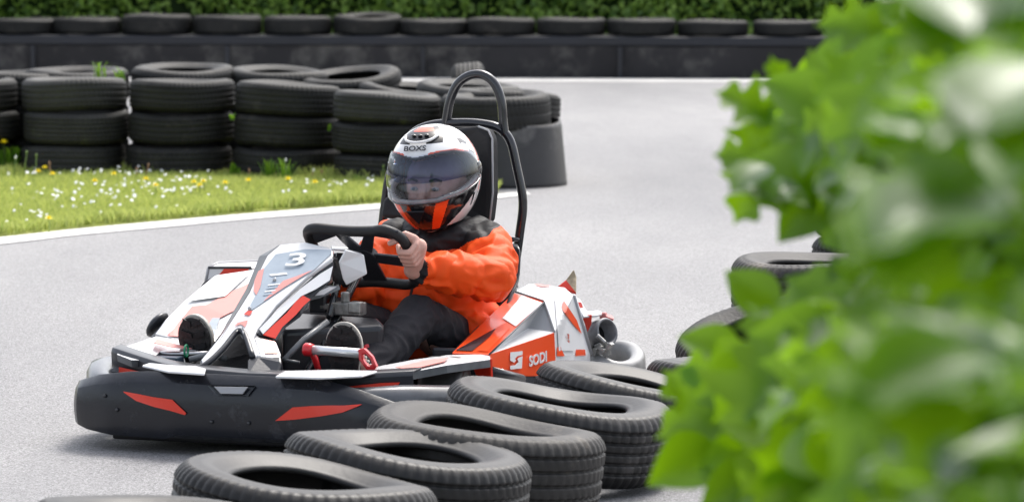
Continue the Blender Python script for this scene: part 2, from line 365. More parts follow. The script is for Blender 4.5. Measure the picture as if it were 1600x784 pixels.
# daisies (one object, too many to count) and dandelions
v = []; f = []
for i in range(620):
    x = random.uniform(-3.6, -.12); e = edgeY(x); y = e+.12+random.random()**.9*(22.0-e)
    if mnoise.noise((x*1.3, y*1.3, 5)) < -.08 or y > 22: continue
    z = random.uniform(.045, .07); r_ = random.uniform(.006, .0105); b = len(v); tx, ty = random.uniform(-.4, .4), random.uniform(.2, 1.1)
    v.append((x, y, z+.003))
    for q in range(10):
        an = q*2*math.pi/10; rr = r_*(1 if q % 2 else .8); v.append((x+rr*math.cos(an), y+rr*math.sin(an), z+tx*rr*math.cos(an)+ty*rr*math.sin(an)))
    f += [(b, b+1+q, b+1+(q+1) % 10) for q in range(10)]
o = mk('daisy_scatter', v, f, M['petal_w']); tag(o, 'scattered small white daisies over the mown verge', None, None, 'stuff')
# ------------------------------------------------------------------ tyres
def tyre_mesh(name, m, seed, squash=1.0, ro=.281, hw=.088, ri=.165, blocks=66, grooves=4, sag=.004, gd=.0075):
    rn = random.Random(seed); prof = []
    # outer: bead -> sidewall -> shoulder -> tread -> ... mirrored -> inner
    side = [(ri, hw*.70), (ri+.004, hw*.80), (ri+.012, hw*.83), (ri+.020, hw*.86), (ri+.040, hw*.99), (ri+.060, hw*1.04), (ri+.074, hw*1.03), (ro-.030, hw*.99), (ro-.026, hw*1.0), (ro-.016, hw*.93), (ro-.006, hw*.80), (ro-.001, hw*.68)]
    tread = []; gw = .0045
    for g in range(grooves):
        c = hw*.56-(hw*1.12)*g/(grooves-1)
        tread += [(ro, c+gw*1.6), (ro-.0005, c+gw), (ro-gd, c+gw*.7), (ro-gd, c-gw*.7), (ro-.0005, c-gw), (ro, c-gw*1.6)]
    inner = [(ri+.006, -hw*.66), (ri+.035, -hw*.80), (ro-.05, -hw*.82), (ro-.018, -hw*.55), (ro-.014, 0), (ro-.018, hw*.55), (ro-.05, hw*.82), (ri+.035, hw*.80), (ri+.006, hw*.66)]
    prof = side+tread+[(r_, -z_) for r_, z_ in side[::-1]]+inner
    seg = blocks*4; bm = bmesh.new(); lathe(bm, prof, seg, None, True); bm.verts.ensure_lookup_table()
    ns = len(side); nt_ = len(tread)
    for i in range(len(prof)):
        r0, z0 = prof[i]
        for k_ in range(seg):
            v_ = bm.verts[i*seg+k_]; an = 2*math.pi*k_/seg; r_ = r0
            gap = (k_ % 4 == 0)
            if gap and ns-5 <= i < ns+0: r_ -= .0055
            if gap and ns+nt_ <= i < ns+nt_+5: r_ -= .0055
            if gap and ns <= i < ns+nt_ and abs(z0) > hw*.30: r_ -= .004
            if ns+3 < i < ns+nt_-3 and (k_ % 4 == 2) and abs(z0) < hw*.3: r_ -= .0025
            wob = 1+.006*math.sin(2*an+seed)+.004*math.sin(3*an+seed*2.1)
            wz = sag*math.sin(2*an+seed*1.7)+sag*.6*math.sin(an*3+seed)
            v_.co = (r_*wob*math.cos(an), r_*wob*math.sin(an), z0*squash+wz*(abs(r_-ro) < .2))
    me = bpy.data.meshes.new(name); bmesh.ops.recalc_face_normals(bm, faces=bm.faces[:]); bm.to_mesh(me); bm.free(); me.materials.append(m)
    me.polygons.foreach_set('use_smooth', [True]*len(me.polygons))
    return me
TY = {k_: [tyre_mesh('tyre', M[mn], s_, **kw) for s_, kw in enumerate(var)] for k_, mn, var in (
    ('far', 'rubber', [dict(gd=.003), dict(ro=.277, grooves=5, blocks=60, gd=.0035), dict(hw=.084, blocks=72, gd=.0045), dict(ro=.284, hw=.090, grooves=3, gd=.003)]),
    ('moss', 'rubber_moss', [dict(gd=.003), dict(grooves=5, gd=.0045)]),
    ('near', 'rubber_near', [dict(sag=.005, ri=.16), dict(ri=.158, grooves=5, sag=.007), dict(ri=.155, sag=.006)]),
    ('dirt', 'rubber_dirt', [dict(ri=.16, sag=.006), dict(ri=.17, grooves=5)]))}
def tyre(kind, var, loc, tilt=(0, 0), rz=None, label='', group=None, sc=1, sz=1):
    o = bpy.data.objects.new('tyre', TY[kind][var % len(TY[kind])]); COL.objects.link(o)
    m = Matrix.Rotation(R(tilt[0]), 4, 'X') @ Matrix.Rotation(R(tilt[1]), 4, 'Y') @ Matrix.Rotation(random.uniform(0, 6.28) if rz is None else R(rz), 4, 'Z')
    o.matrix_world = Matrix.Translation(loc) @ m @ Matrix.Diagonal((sc, sc, sc*sz, 1))
    return tag(o, label, 'tyre', group)
# foreground row beside the kart
FG = 'worn tyres lying in a row in front of the kart'
near = [
 (262, 830, 7, 0, 'near', 0, 'tyre cut off by the bottom left edge, nearest of the row before the kart'),
 (474, 765, 7, 0, 'near', 1, 'near tyre whose open top fills the bottom edge below the black bumper'),
 (634, 719, 7, 0, 'near', 2, 'tyre lying flat under the right red arrow of the front bumper'),
 (755, 682, 7, 0, 'dirt', 0, 'tyre with mud caked on its right tread below the front left wheel of the kart'),
 (871, 643, 8, 0, 'near', 1, 'tyre with deep shoulder blocks in front of the orange side pod'),
]
for i, (u, v_, ty, tx, kd, vr, lb) in enumerate(near):
    p = at(u, v_, .185); tyre(kd, vr, (p.x, p.y, .097+.281*math.sin(R(ty))), (tx, ty), None, lb, FG)
tyre('near', 0, (.325, 10.78, .060+.281*math.sin(R(12))), (-1, 12), None, 'steeply tilted tyre overlapping the rear end of the orange side pod', FG)
tyre('near', 2, (.64, 11.36, .10), (0, 2), None, 'tyre half hidden by leaves to the right of the rear bumper', FG)
tyre('far', 1, (.745, 12.0, .150), (10, -11), None, 'leaning tyre whose left side shows beside the green leaves', FG)
tyre('far', 2, (.955, 12.75, .09), (0, 0), None, 'bottom tyre of the pale topped pair behind the bush', FG)
tyre('dirt', 1, (.945, 12.73, .268), (0, 0), None, 'pale dusty tyre on top of the pair behind the bush', FG)
for k_ in range(3): tyre('far', k_, (1.235+.01*k_, 13.6, .09+.176*k_), (0, 0), None, ('bottom', 'middle', 'top')[k_]+' tyre of the dark stack farthest right behind the leaves', FG)
# stacks on the verge: front row
ordw = ['half cut off by the left edge', 'behind the tall dandelion clump', 'second from the left edge with clean stacked sides', 'with green weeds at its foot', 'directly behind the helmet']
G2 = 'tyres stacked three high along the grass verge'
frow = [(-62, 277, .94, .0), (108, 279, .95, -.5), (277, 281, .95, 0), (443, 284, .92, 2.2), (600, 291, .86, 1.5)]
for s_, (u, v_, zz, tl) in enumerate(frow):
    p = at(u, v_, 0); p.y += .28
    for k_ in range(3):
        kd = 'moss' if (s_ == 1 or random.random() < .25) else 'far'
        h = .176*zz
        tyre(kd, random.randrange(4), (p.x+random.uniform(-.012, .012), p.y+random.uniform(-.015, .015), h*(k_+.5)+(.01 if k_ else 0)), (random.uniform(-1, 1), tl*(.5+.6*k_)+random.uniform(-.6, .6)), None,
             ('bottom', 'middle', 'top')[k_]+' tyre of the verge stack '+ordw[s_], G2, .99, zz)
# second row, only the tops show
G3 = 'tyres of the second row on the verge'
srow = [(20, 22.75, .03, 0, 0), (120, 22.85, .035, 2, 0), (286, 22.95, .045, 4, 0), (435, 23.0, .030, 3, 2), (548, 22.85, .012, 7, -5), (640, 22.6, -.02, 3, 5)]
srd = ['at the left edge behind the half hidden stack', 'behind the mossy stack', 'with its open hole showing above the second stack', 'behind the gap between third and fourth stacks', 'tipped up with its hole facing the kart', 'left of the roll hoop']
for s_, (u, Yc, dz, tx, ty) in enumerate(srow):
    X_ = (u-800)/F*Yc
    for k_ in range(3):
        zt = (.163+dz/2.6)*(k_+.5)+(.008 if k_ == 2 else 0)*(1 if s_ < 5 else 0)
        if s_ == 5: zt = .148*(k_+.5)
        tyre('far' if k_ else 'moss', s_+k_, (X_, Yc, zt+(.012 if k_ == 2 and abs(tx)+abs(ty) > 6 else 0)), ((tx, ty) if k_ == 2 else (0, 0)), None, ('bottom', 'middle', 'top')[k_]+' tyre of the rear row stack '+srd[s_], G3, 1, .92+dz*2 if s_ < 5 else .84)
# end stack wrapped in belt
c0 = Vector((-.035, 21.55, 0))
bm = bmesh.new(); lathe(bm, [(.318, 0), (.316, .02), (.288, .30), (.284, .322), (.272, .322), (.276, .30), (.305, .012), (.305, 0)], 72, None, True)
for v_ in bm.verts:
    an = math.atan2(v_.co.y, v_.co.x); v_.co.z *= 1+.045*math.sin(an*1+.5)+.02*math.sin(3*an); v_.co.x *= 1+.02*math.sin(2*an)
o = bmobj('rubber_belt_wrap', bm, M['belt']); o.location = c0; tag(o, 'dark rubber belting wrapped round the end stack behind the seat', 'belt')
G4 = 'tyres of the wrapped end stack'
tyre('far', 0, (c0.x, c0.y, .08), (0, 0), None, 'bottom tyre inside the rubber belting at the verge end', G4, .93, .85)
tyre('far', 1, (c0.x, c0.y, .22), (0, 0), None, 'middle tyre inside the rubber belting at the verge end', G4, .93, .85)
tyre('far', 3, (c0.x-.05, c0.y-.03, .372), (2, -1.5), None, 'upper tyre resting on the belted end stack inside the roll hoop', G4, 1.0)
tyre('far', 2, (c0.x+.01, c0.y+.33, .385), (-3, 3), None, 'tyre resting behind the upper one on the belted end stack', G4, .98, .9)
tyre('far', 2, (c0.x+.02, c0.y+.40, .232), (0, 0), None, 'middle tyre behind the belted end stack', G4, .98, .85)
tyre('far', 0, (c0.x+.02, c0.y+.40, .078), (0, 0), None, 'bottom tyre behind the belted end stack', G4, .98, .85)
tyre('far', 1, (-.235, 22.35, .078), (0, 0), None, 'bottom tyre between the roll hoop and second row', G4, 1, .86)
tyre('far', 3, (-.235, 22.35, .232), (0, 0), None, 'middle tyre between the roll hoop and second row', G4, 1, .86)
tyre('moss', 0, (-.225, 22.3, .395), (3, 3), None, 'top tyre seen through the left side of the roll hoop', G4)
tyre('far', 1, (-.222, 23.22, .285), (3, 84), 0, 'upright tyre behind the stacks, its top peeking out beside the roll hoop', None, 1.0)
# ------------------------------------------------------------------ far barrier, its tyres, hedge
a0 = at(-700, 118, 0); a1 = at(1262, 124, 0); dirw = (a1-a0).normalized(); a0 -= dirw*4; a1 += dirw*9
nrm = Vector((dirw.y, -dirw.x, 0))    # towards the camera
def strip(name, a, b, w0, w1, z0, z1, m, parent=None, bevel=.01, segs=40):
    vs = []; fs = []
    for i in range(segs+1):
        q = a.lerp(b, i/segs); wob = .012*mnoise.noise((i*.7, 0, z1*9)); wz = .010*mnoise.noise((i*.45, 3, 0))
        for (w_, z_) in ((w0+wob, z0), (w0+wob*.5, z1+wz), (w1, z1+wz), (w1, z0)): vs.append((q.x+nrm.x*w_, q.y+nrm.y*w_, z_))
    for i in range(segs):
        for k_ in range(4): fs.append((i*4+k_, i*4+(k_+1) % 4, i*4+4+(k_+1) % 4, i*4+4+k_))
    fs += [(3, 2, 1, 0), (segs*4, segs*4+1, segs*4+2, segs*4+3)]
    return mk(name, vs, fs, m, parent, bevel=bevel)
br = empty('barrier_wall', (a0.x, a0.y, 0)); tag(br, 'long low black rubber clad barrier below the hedge', 'barrier'); inv = Matrix.Translation((-a0.x, -a0.y, 0))
for nm, w0, w1, z0, z1, m in (('rubber_face', 0, -.62, 0, .268, M['wallrub']), ('top_band', .015, -.60, .271, .345, M['walltop'])):
    q = strip(nm, a0, a1, w0, w1, z0, z1, m, br); q.data.transform(inv)
for i_ in range(14):
    q = a0+dirw*(3.2+i_*1.63)+nrm*.012; bm = bmesh.new(); box(bm, (q.x-a0.x, q.y-a0.y, .133), (.035, .03, .262)); bmobj('joint_strip', bm, M['walltop'], br, False)
wl = (a0.x+nrm.x*.02, a0.y+nrm.y*.02)
l = [(a0+nrm*.02), (a1+nrm*.02), (a1+nrm*.72), (a0+nrm*.62)]
o = mk('white_strip', [(p.x, p.y, .004) for p in l], [(0, 1, 2, 3)], M['concrete']); tag(o, kind='structure')
wx = [(-70, 9), (28, 4), (127, 6), (238, 10), (349, 9), (460, 8), (570, 9), (672, 4), (778, 6), (888, 6), (997, 6), (1108, 3), (1225, 3), (1340, 4), (1455, 5)]
wl_n = ['first', 'second', 'third', 'fourth', 'fifth', 'sixth', 'seventh', 'eighth', 'ninth', 'tenth', 'eleventh', 'twelfth', 'thirteenth', 'fourteenth', 'fifteenth']
for i, (u, hh) in enumerate(wx):
    b = atY(u, 50, 35.2); t_ = (b.x-a0.x)/dirw.x; c = a0+dirw*t_-nrm*.30
    sz = .58+hh*.030
    lb = 'tyre lying on the far barrier, '+(wl_n[i-1]+' from the left edge of the view' if 0 < i < 13 else ('just left of the view' if i == 0 else 'behind the bush leaves, '+('nearer' if i == 13 else 'farther')+' one'))
    tyre('far', i, (c.x, c.y, .348+.088*sz*1.04+(.01 if i == 6 else 0)), ((0, 0) if i != 6 else (4, 0)), None, lb, 'tyres lying on the far barrier', 1.038, sz)
# hedge: dense leaf mass on dark twigs behind the barrier
hd = empty('hedge', (0, 38, 0)); tag(hd, 'tall dense green hedge behind the far tyre topped barrier', 'hedge')
N = 60000; tpl = np.array([(0, -.5, 0), (.3, 0, .08), (0, .5, -.03), (-.3, 0, .08)]); tf = np.array([[0, 1, 2, 3]])
X = rng.uniform(-9, 9, N); Z = rng.random(N)**1.1*2.6; frontw = np.array([mnoise.noise((x*1.5, z*1.5, 3))*.30+mnoise.noise((x*4, z*4, 9))*.16 for x, z in zip(X, Z)])
Y = -1.05-frontw+rng.random(N)**1.5*.55
pos = np.stack([X, Y, Z], 1); nr = np.stack([rng.normal(0, .6, N), -1+rng.normal(0, .5, N), .5+rng.normal(0, .6, N)], 1); u_ = rng.normal(0, 1, (N, 3)); u_[:, 2] -= .5
V, Fc = scatter(tpl, tf, pos, nr, u_, rng.uniform(.045, .095, N)); q = quick('foliage', V, Fc, M['hleaf']); q.parent = hd
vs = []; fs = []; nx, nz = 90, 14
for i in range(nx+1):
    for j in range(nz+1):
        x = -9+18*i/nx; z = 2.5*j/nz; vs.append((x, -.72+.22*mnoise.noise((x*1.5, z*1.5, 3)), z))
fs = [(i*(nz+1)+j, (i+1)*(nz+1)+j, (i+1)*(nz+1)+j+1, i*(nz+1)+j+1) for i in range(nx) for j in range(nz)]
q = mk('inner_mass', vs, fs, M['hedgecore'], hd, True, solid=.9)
bm = bmesh.new()
for i in range(26):
    x = -8.6+i*.69+random.uniform(-.15, .15); tube(bm, [(x, -.5, 0), (x+random.uniform(-.1, .1), -.6, 1.0), (x+random.uniform(-.2, .2), -.8, 2.2)], [.03, .02, .012], 6)
bmobj('stem', bm, M['bark'], hd)
# ------------------------------------------------------------------ weeds, dandelions on the verge
def dandelion(x, y, hgt=.05, r_=.016, lab='', grp='yellow dandelions on the verge'):
    e = empty('dandelion', (x, y, .01)); tag(e, lab, 'flower', grp)
    bm = bmesh.new(); tube(bm, [(0, 0, 0), (.004, 0, hgt*.6), (0, .002, hgt)], .0018, 5); bmobj('stem', bm, M['stem'], e)
    bm = bmesh.new()
    for ring, (n_, rr, zz) in enumerate(((12, 1, .2), (10, .75, .5), (7, .45, .75))):
        for q_ in range(n_):
            an = q_*2*math.pi/n_+ring*.3; c = Vector((math.cos(an), math.sin(an), 0)); t_ = Vector((-c.y, c.x, 0))*r_*.2
            vv = [bm.verts.new(p_) for p_ in (Vector((0, 0, hgt)), c*r_*rr*.7-t_+Vector((0, 0, hgt+r_*zz*.8)), c*r_*rr+Vector((0, 0, hgt+r_*zz)), c*r_*rr*.7+t_+Vector((0, 0, hgt+r_*zz*.8)))]
            bm.faces.new(vv)
    bmobj('flower_head', bm, M['petal_y'], e, False)
dl = [(60, 272, 'leftmost pair member near the stalks'), (82, 276, 'among the tall stalks'), (70, 266, 'just below the mossy stack'), (148, 287, 'below the gap between first stacks'), (76, 346, 'nearest the painted line'), (178, 276, 'alone in front of the second stack'), (228, 284, 'below the clean sided stack'), (303, 289, 'first of the middle cluster'), (318, 288, 'second of the middle cluster'), (312, 294, 'below the middle cluster'), (352, 290, 'right of the middle cluster'), (388, 286, 'by the weeds of the fourth stack'), (243, 294, 'faint one in mid verge'), (450, 284, 'below the fourth stack weeds'), (492, 289, 'towards the kart'), (12, 222, '')]
for u, v_, t_ in dl[:-1]:
    p = at(u, v_, .06); dandelion(p.x, p.y, .06, .021, 'small yellow dandelion on the verge, '+t_)
# seed stalks
for u, v0, v1, dry in ((37, 275, 248, 0), (51, 276, 240, 0), (69, 276, 245, 0), (92, 277, 257, 1), (219, 280, 266, 1), (231, 280, 260, 1), (387, 284, 268, 1), (444, 284, 252, 0), (484, 286, 268, 1), (499, 284, 270, 1), (597, 290, 262, 0)):
    p = at(u, v0, .012); p.y = min(p.y, 21.6); top = atY(u, v1, p.y)
    e = empty('seed_stalk', (p.x, p.y, .01)); tag(e, ('dry brown' if dry else 'green')+' bare flower stalk standing in the grass '+{37: 'leftmost by the dandelion clump', 51: 'tallest before the mossy stack', 69: 'right of the tallest stalk', 92: 'at the middle of the mossy stack', 219: 'leaning left before the clean stack', 231: 'bending beside its shorter twin', 387: 'left of the fourth stack', 444: 'with white head', 484: 'with pale head near the stack gap', 499: 'by the helmet stack', 597: 'tall beside the helmet'}[u], 'stalk', 'bare stalks in the verge grass')
    hh = max(.04, top.z-.01); bm = bmesh.new(); lx = random.uniform(-.02, .02); tube(bm, [(0, 0, 0), (lx*.5, 0, hh*.6), (lx, 0, hh)], .0026, 5); bmobj('stem', bm, M['drystem'] if dry else M['stem'], e)
    bm = bmesh.new(); bmesh.ops.create_icosphere(bm, subdivisions=1, radius=.008, matrix=Matrix.Translation((lx, 0, hh+.006)) @ Matrix.Diagonal((.8, .8, 1.4, 1))); bmobj('flower_head', bm, M['petal_w'] if u in (444, 484, 37) else (M['drystem'] if dry else M['stem']), e)
def weed(u, v_, hgt, nb, spread, lab, wide=.012, zb=0.01, Y=None, cat='weed'):
    p = at(u, v_, .01) if Y is None else atY(u, v_, Y); base = (p.x, p.y, zb if Y is None else p.z)
    vs = []; fs = []
    for i in range(nb):
        an = random.uniform(0, 6.28); L = hgt*random.uniform(.6, 1.1); sp_ = spread*random.uniform(.3, 1); w_ = wide*random.uniform(.6, 1.2); ox, oy = random.gauss(0, spread*.25), random.gauss(0, spread*.15)
        d = Vector((math.cos(an), math.sin(an), 0)); s_ = Vector((-d.y, d.x, 0)); b = len(vs)
        for k_, t_ in enumerate((0, .3, .6, .85, 1)):
            c = Vector((ox, oy, 0))+d*sp_*t_*t_+Vector((0, 0, L*(t_-.25*t_*t_*t_))); ww = w_*(.35, .9, 1, .6, .05)[k_]; vs += [c-s_*ww, c+s_*ww]
        fs += [(b+2*k_, b+2*k_+1, b+2*k_+3, b+2*k_+2) for k_ in range(4)]
    o = mk('weed_tuft', vs, fs, M['weed'], None, True); o.location = base; return tag(o, lab, cat, 'weeds round the tyre stacks')
weed(14, 272, .19, 60, .10, 'dark green dandelion clump against the leftmost stacks', .012)
p = at(14, 272, .01); dandelion(p.x-.02, p.y-.05, .165, .028, 'large yellow dandelion above the dark clump at the left edge')
weed(420, 284, 0.150, 26, .06, 'pale grass tuft at the foot of the fourth stack', .004)
weed(446, 286, 0.165, 22, .06, 'grass tuft before the right half of the fourth stack', .004)
weed(364, 281, .12, 7, .04, 'broad pale leaf weed in the gap of third and fourth stacks', .016)
weed(560, 290, .07, 18, .05, 'low tuft just left of the helmet', .005)
weed(755, 300, .09, 22, .06, 'tuft at the foot of the belted stack seen through the frame', .005)
weed(362, 188, .05, 5, .02, 'small leaf growing out between stacks at mid height', .012, Y=21.65)
weed(515, 205, .05, 5, .02, 'small leaf growing between the fourth and helmet stacks', .010, Y=21.6)
weed(155, 128, .14, 16, .09, 'grass blades growing up between the rear tyres at left', .005, Y=22.5)
weed(188, 130, .11, 12, .05, 'short bright tuft poking up between first two stacks', .006, Y=22.4)
# ------------------------------------------------------------------ kart
kart = empty('go_kart'); kart.matrix_world = KM; kart.rotation_euler = (0, 0, -TH); kart.location = (KX, KY, 0)
tag(kart, 'white and orange rental go kart with black front bumper and roll hoop', 'go kart')
def poly(name, verts, faces, mats, mi=None, thick=.012, bevel=.004, parent=kart, off=-1, smooth=False):
    o = mk(name, verts, faces, mats, parent, smooth=smooth, mi=mi, solid=thick, bevel=bevel, off=off)
    return o
def decal(name, uvs, surf, m, lift=.0035, thick=.0015, parent=kart):
    """vinyl piece: outline on a panel; surf is three points of the panel's plane, or a function (u, v) -> local point"""
    vs = [onpl(u, v, surf, lift) if not callable(surf) else surf(u, v) for u, v in uvs]
    n = (vs[1]-vs[0]).cross(vs[2]-vs[0])
    c = sum(vs, Vector())/len(vs)
    if n.dot(LO-c) < 0: vs = vs[::-1]
    return mk(name, vs, [tuple(range(len(vs)))], m, parent, solid=thick, off=-1)
# bumper path in plan: x -> y (setback)
def by(x):
    ax = abs(x)
    return 0.015*(ax/.35)**2 if ax < .35 else .015+.55*(ax-.35)**1.15/(1) + 26.0*max(0, ax-.46)**2
def bfy(x): return by(x)
NB = 64
bx_ = [-.553+1.106*i/NB for i in range(NB+1)]
topz = lambda x: np.interp(x, [-.553, -.50, -.40, -.30, -.20, .24, .34, .42, .50, .553], [.136, .166, .196, .210, .214, .212, .188, .158, .124, .106])
botz = lambda x: np.interp(x, [-.553, -.50, -.43, -.34, -.19, -.15, .15, .22, .34, .43, .5, .553], [.092, .068, .050, .042, .040, .052, .052, .040, .040, .046, .055, .07])
vs = []; fs = []; rows = 7
for i, x in enumerate(bx_):
    for j in range(rows):
        t = j/(rows-1); z = botz(x)+(topz(x)-botz(x))*t
        bul = .014*math.sin(math.pi*t)+.010*(1-t) - .016*max(0, t-.82)/.18
        vs.append((x, by(x)-bul+.012, z))
for i in range(NB):
    for j in range(rows-1): a = i*rows+j; fs.append((a, a+rows, a+rows+1, a+1))
bump = poly('front_bumper', vs, fs, M['bumper'], thick=.022, bevel=.006, off=-1, smooth=True)
def bsurf(u, v):
    y = 0.0
    for _ in range(12):
        p = Q(u, v, y=y); x = max(-.55, min(.55, p.x)); t = (p.z-botz(x))/(topz(x)-botz(x)); bul = .014*math.sin(math.pi*min(1, max(0, t)))+.010*(1-t)
        y = by(x)-bul+.012-.0045
    return Q(u, v, y=y)
def bdecal(name, a, b, m):
    """quad strip between two outlines a, b of equal length on the bumper face"""
    n_ = len(a); A = [bsurf(*p) for p in a]; B = [bsurf(*p) for p in b]; 
    return mk(name, A+B, [(i, i+1, n_+i+1, n_+i) for i in range(n_-1)], m, bump, solid=.0015, off=0)
bdecal('arrow_sticker', [(193, 611), (215, 615), (240, 620), (269, 624), (291, 645)], [(194, 613), (213, 626), (240, 635), (265, 641), (289, 648)], M['red'])
bdecal('arrow_sticker', [(457, 636), (485, 634), (510, 633), (538, 633), (566, 631)], [(430, 657), (460, 655), (500, 650), (535, 644), (560, 634)], M['red'])
# handle recess
rp = [bsurf(*p) for p in ((324, 601), (400, 602), (388, 618), (339, 617))]
ins = Vector((0, .012, 0)); vs = rp+[p*0.88+sum(rp, Vector())/4*.12+ins for p in rp]
vs = [v+Vector((0, -.002, 0)) for v in vs]
mk('grip_recess', vs, [(0, 1, 5, 4), (1, 2, 6, 5), (2, 3, 7, 6), (3, 0, 4, 7), (4, 5, 6, 7)], M['greyplastic'], bump)
mk('grip_bar', [p*0.70+sum(rp, Vector())/4*.30+Vector((0, -.003, 0)) for p in rp], [(0, 1, 2, 3)], M['greyfacet'], bump, solid=.004, bevel=.0015)
for u, v in ((163, 618), (182, 640), (330, 659), (388, 661)):
    bm = bmesh.new(); p = bsurf(u, v); bmesh.ops.create_cone(bm, cap_ends=True, segments=12, radius1=.0055, radius2=.004, depth=.005, matrix=Matrix.Translation(p+Vector((0, .001, 0))) @ Matrix.Rotation(R(90), 4, 'X'))
    bmobj('bolt', bm, M['tube'], bump)
# wrap-around inner bumper (rounded rail that shows at both ends)
pts = [(-.485, .44, .132), (-.512, .39, .134), (-.512, .33, .134), (-.488, .26, .130), (-.42, .15, .115), (-.3, .09, .11), (0, .08, .11), (.3, .09, .11), (.42, .15, .115), (.488, .26, .105), (.512, .33, .10), (.512, .39, .10), (.485, .44, .10)]
pc = catmull(pts, 6); vs = []; fs = []; sec = [(0, .075), (.030, .068), (.042, .045), (.045, 0), (.042, -.05), (.028, -.072), (0, -.078), (-.03, -.06), (-.035, 0), (-.03, .06)]
for i, p in enumerate(pc):
    t = (pc[min(i+1, len(pc)-1)]-pc[max(i-1, 0)]); t.z = 0; t.normalize(); nn = Vector((t.y, -t.x, 0))
    sc_ = .45 if i in (0, len(pc)-1) else (.8 if i in (1, len(pc)-2) else 1)
    for a_, b_ in sec: vs.append(p+nn*a_*sc_+Vector((0, 0, b_*sc_)))
ns = len(sec)
for i in range(len(pc)-1):
    for k_ in range(ns): fs.append((i*ns+k_, i*ns+(k_+1) % ns, (i+1)*ns+(k_+1) % ns, (i+1)*ns+k_))
fs += [tuple(range(ns))[::-1], tuple((len(pc)-1)*ns+k_ for k_ in range(ns))]
mk('bumper_rail', vs, fs, mat('scraped rail plastic', (.10, .105, .115), .24, .6, c2=(.028, .03, .036), vs=5, dust=(.30, .31, .33), dsc=5, dth=.60), kart, True)
# upper band between bumper and fenders
vs = []; fs = []; xs = [-.455+.875*i/40 for i in range(41)]
uy_ = lambda x: .10+.75*max(0, abs(x)-.15)**1.35
utz = lambda x: np.interp(x, [-.5, -.4, -.25, 0, .25, .5], [.250, .240, .222, .210, .212, .222])
ubz = lambda x: np.interp(x, [-.5, -.4, 0, .4, .5], [.175, .17, .15, .16, .168])
for x in xs:
    vs += [(x, uy_(x), ubz(x)), (x, uy_(x)-.006, utz(x)-.012), (x, uy_(x)+.003, utz(x)), (x, uy_(x)+.055, utz(x)+.004)]
for i in range(40):
    for j in range(3): a = i*4+j; fs.append((a, a+4, a+5, a+1))
band = poly('bumper_top_band', vs, fs, M['black'], thick=.008, bevel=.002, off=-1, smooth=True)
def usurf(u, v):
    y = .1
    for _ in range(14): p = Q(u, v, y=y); y = uy_(p.x)-.012
    return Q(u, v, y=y)
def udecal(name, a, b, m):
    n_ = len(a); A = [usurf(*p) for p in a]; B = [usurf(*p) for p in b]
    mk(name, A+B, [(i, i+1, n_+i+1, n_+i) for i in range(n_-1)], m, band, solid=.0015, off=0)
udecal('red_stripe', [(186, 573), (205, 577), (225, 582)], [(186, 592), (205, 590), (225, 586)], M['red'])
udecal('red_stripe', [(534, 605), (565, 601), (595, 598), (625, 597)], [(540, 609), (565, 612), (595, 615), (612, 616)], M['red'])
# white ledges
def ledge(px, z, m=M['white'], th=.007, name='white_ledge'):
    vs = [Q(u, v, z=z+dz) for u, v, dz in px]; return mk(name, vs, [tuple(range(len(vs)))], m, kart, solid=th, bevel=.004, off=-1)
ledge([(222, 574, .0), (245, 566, .0), (305, 574, .0), (322, 579, .0), (320, 587, 0), (262, 583, 0)], .213)
ledge([(430, 591, 0), (444, 583, 0), (520, 581, 0), (590, 583, 0), (566, 590, 0), (500, 593, 0)], .214)
# front fenders ------------------------------------------------
def fender(v_top, v_low, mi_top, name='front_fender'):
    pass
A = Q(576, 579, y=.26); B = Q(590, 572, y=.38); C = Q(648, 561, y=.50); D = Q(700, 554, y=.60); E_ = Q(766, 553, y=.68); G = Q(766, 561, y=.62); Hh = Q(698, 570, y=.40); I = Q(640, 581, y=.28)
mk('front_fender', [A, B, C, D, E_, G, Hh, I]+[p+Vector((0, .004, -.022)) for p in (A, I, Hh, G)],
   [(0, 1, 2, 6, 7), (2, 3, 6), (3, 4, 5, 6), (0, 7, 9, 8), (7, 6, 10, 9), (6, 5, 11, 10)], [M['white'], M['greyplastic'], M['pink']], kart, mi=[0, 0, 0, 1, 1, 1], solid=.006, bevel=.004, out=True)
decal('fender_sticker', [(618, 573), (668, 562), (700, 558), (694, 564), (640, 577)], [C, Hh, I], M['pink'], .006)
orf = [Q(733, 561, y=.66), Q(766, 560, y=.63), Q(767, 589, y=.63), Q(746, 592, y=.66)]
mk('mud_flap', orf, [(0, 1, 2, 3)], M['red'], kart, solid=.008, bevel=.002, off=-1, out=True)
mk('fender_liner', [Q(640, 585, y=.32), Q(700, 574, y=.5), Q(734, 563, y=.68), Q(752, 600, y=.70), Q(752, 640, y=.72), Q(640, 640, y=.74), Q(630, 590, y=.5)], [(0, 1, 2, 6), (2, 3, 4, 5, 6)], M['black'], kart, solid=.01, out=True) if False else None
bm = bmesh.new(); box(bm, (.345, .73, .14), (.13, .02, .17)); bmobj('fender_liner', bm, M['black'], kart, False, bevel=.006)
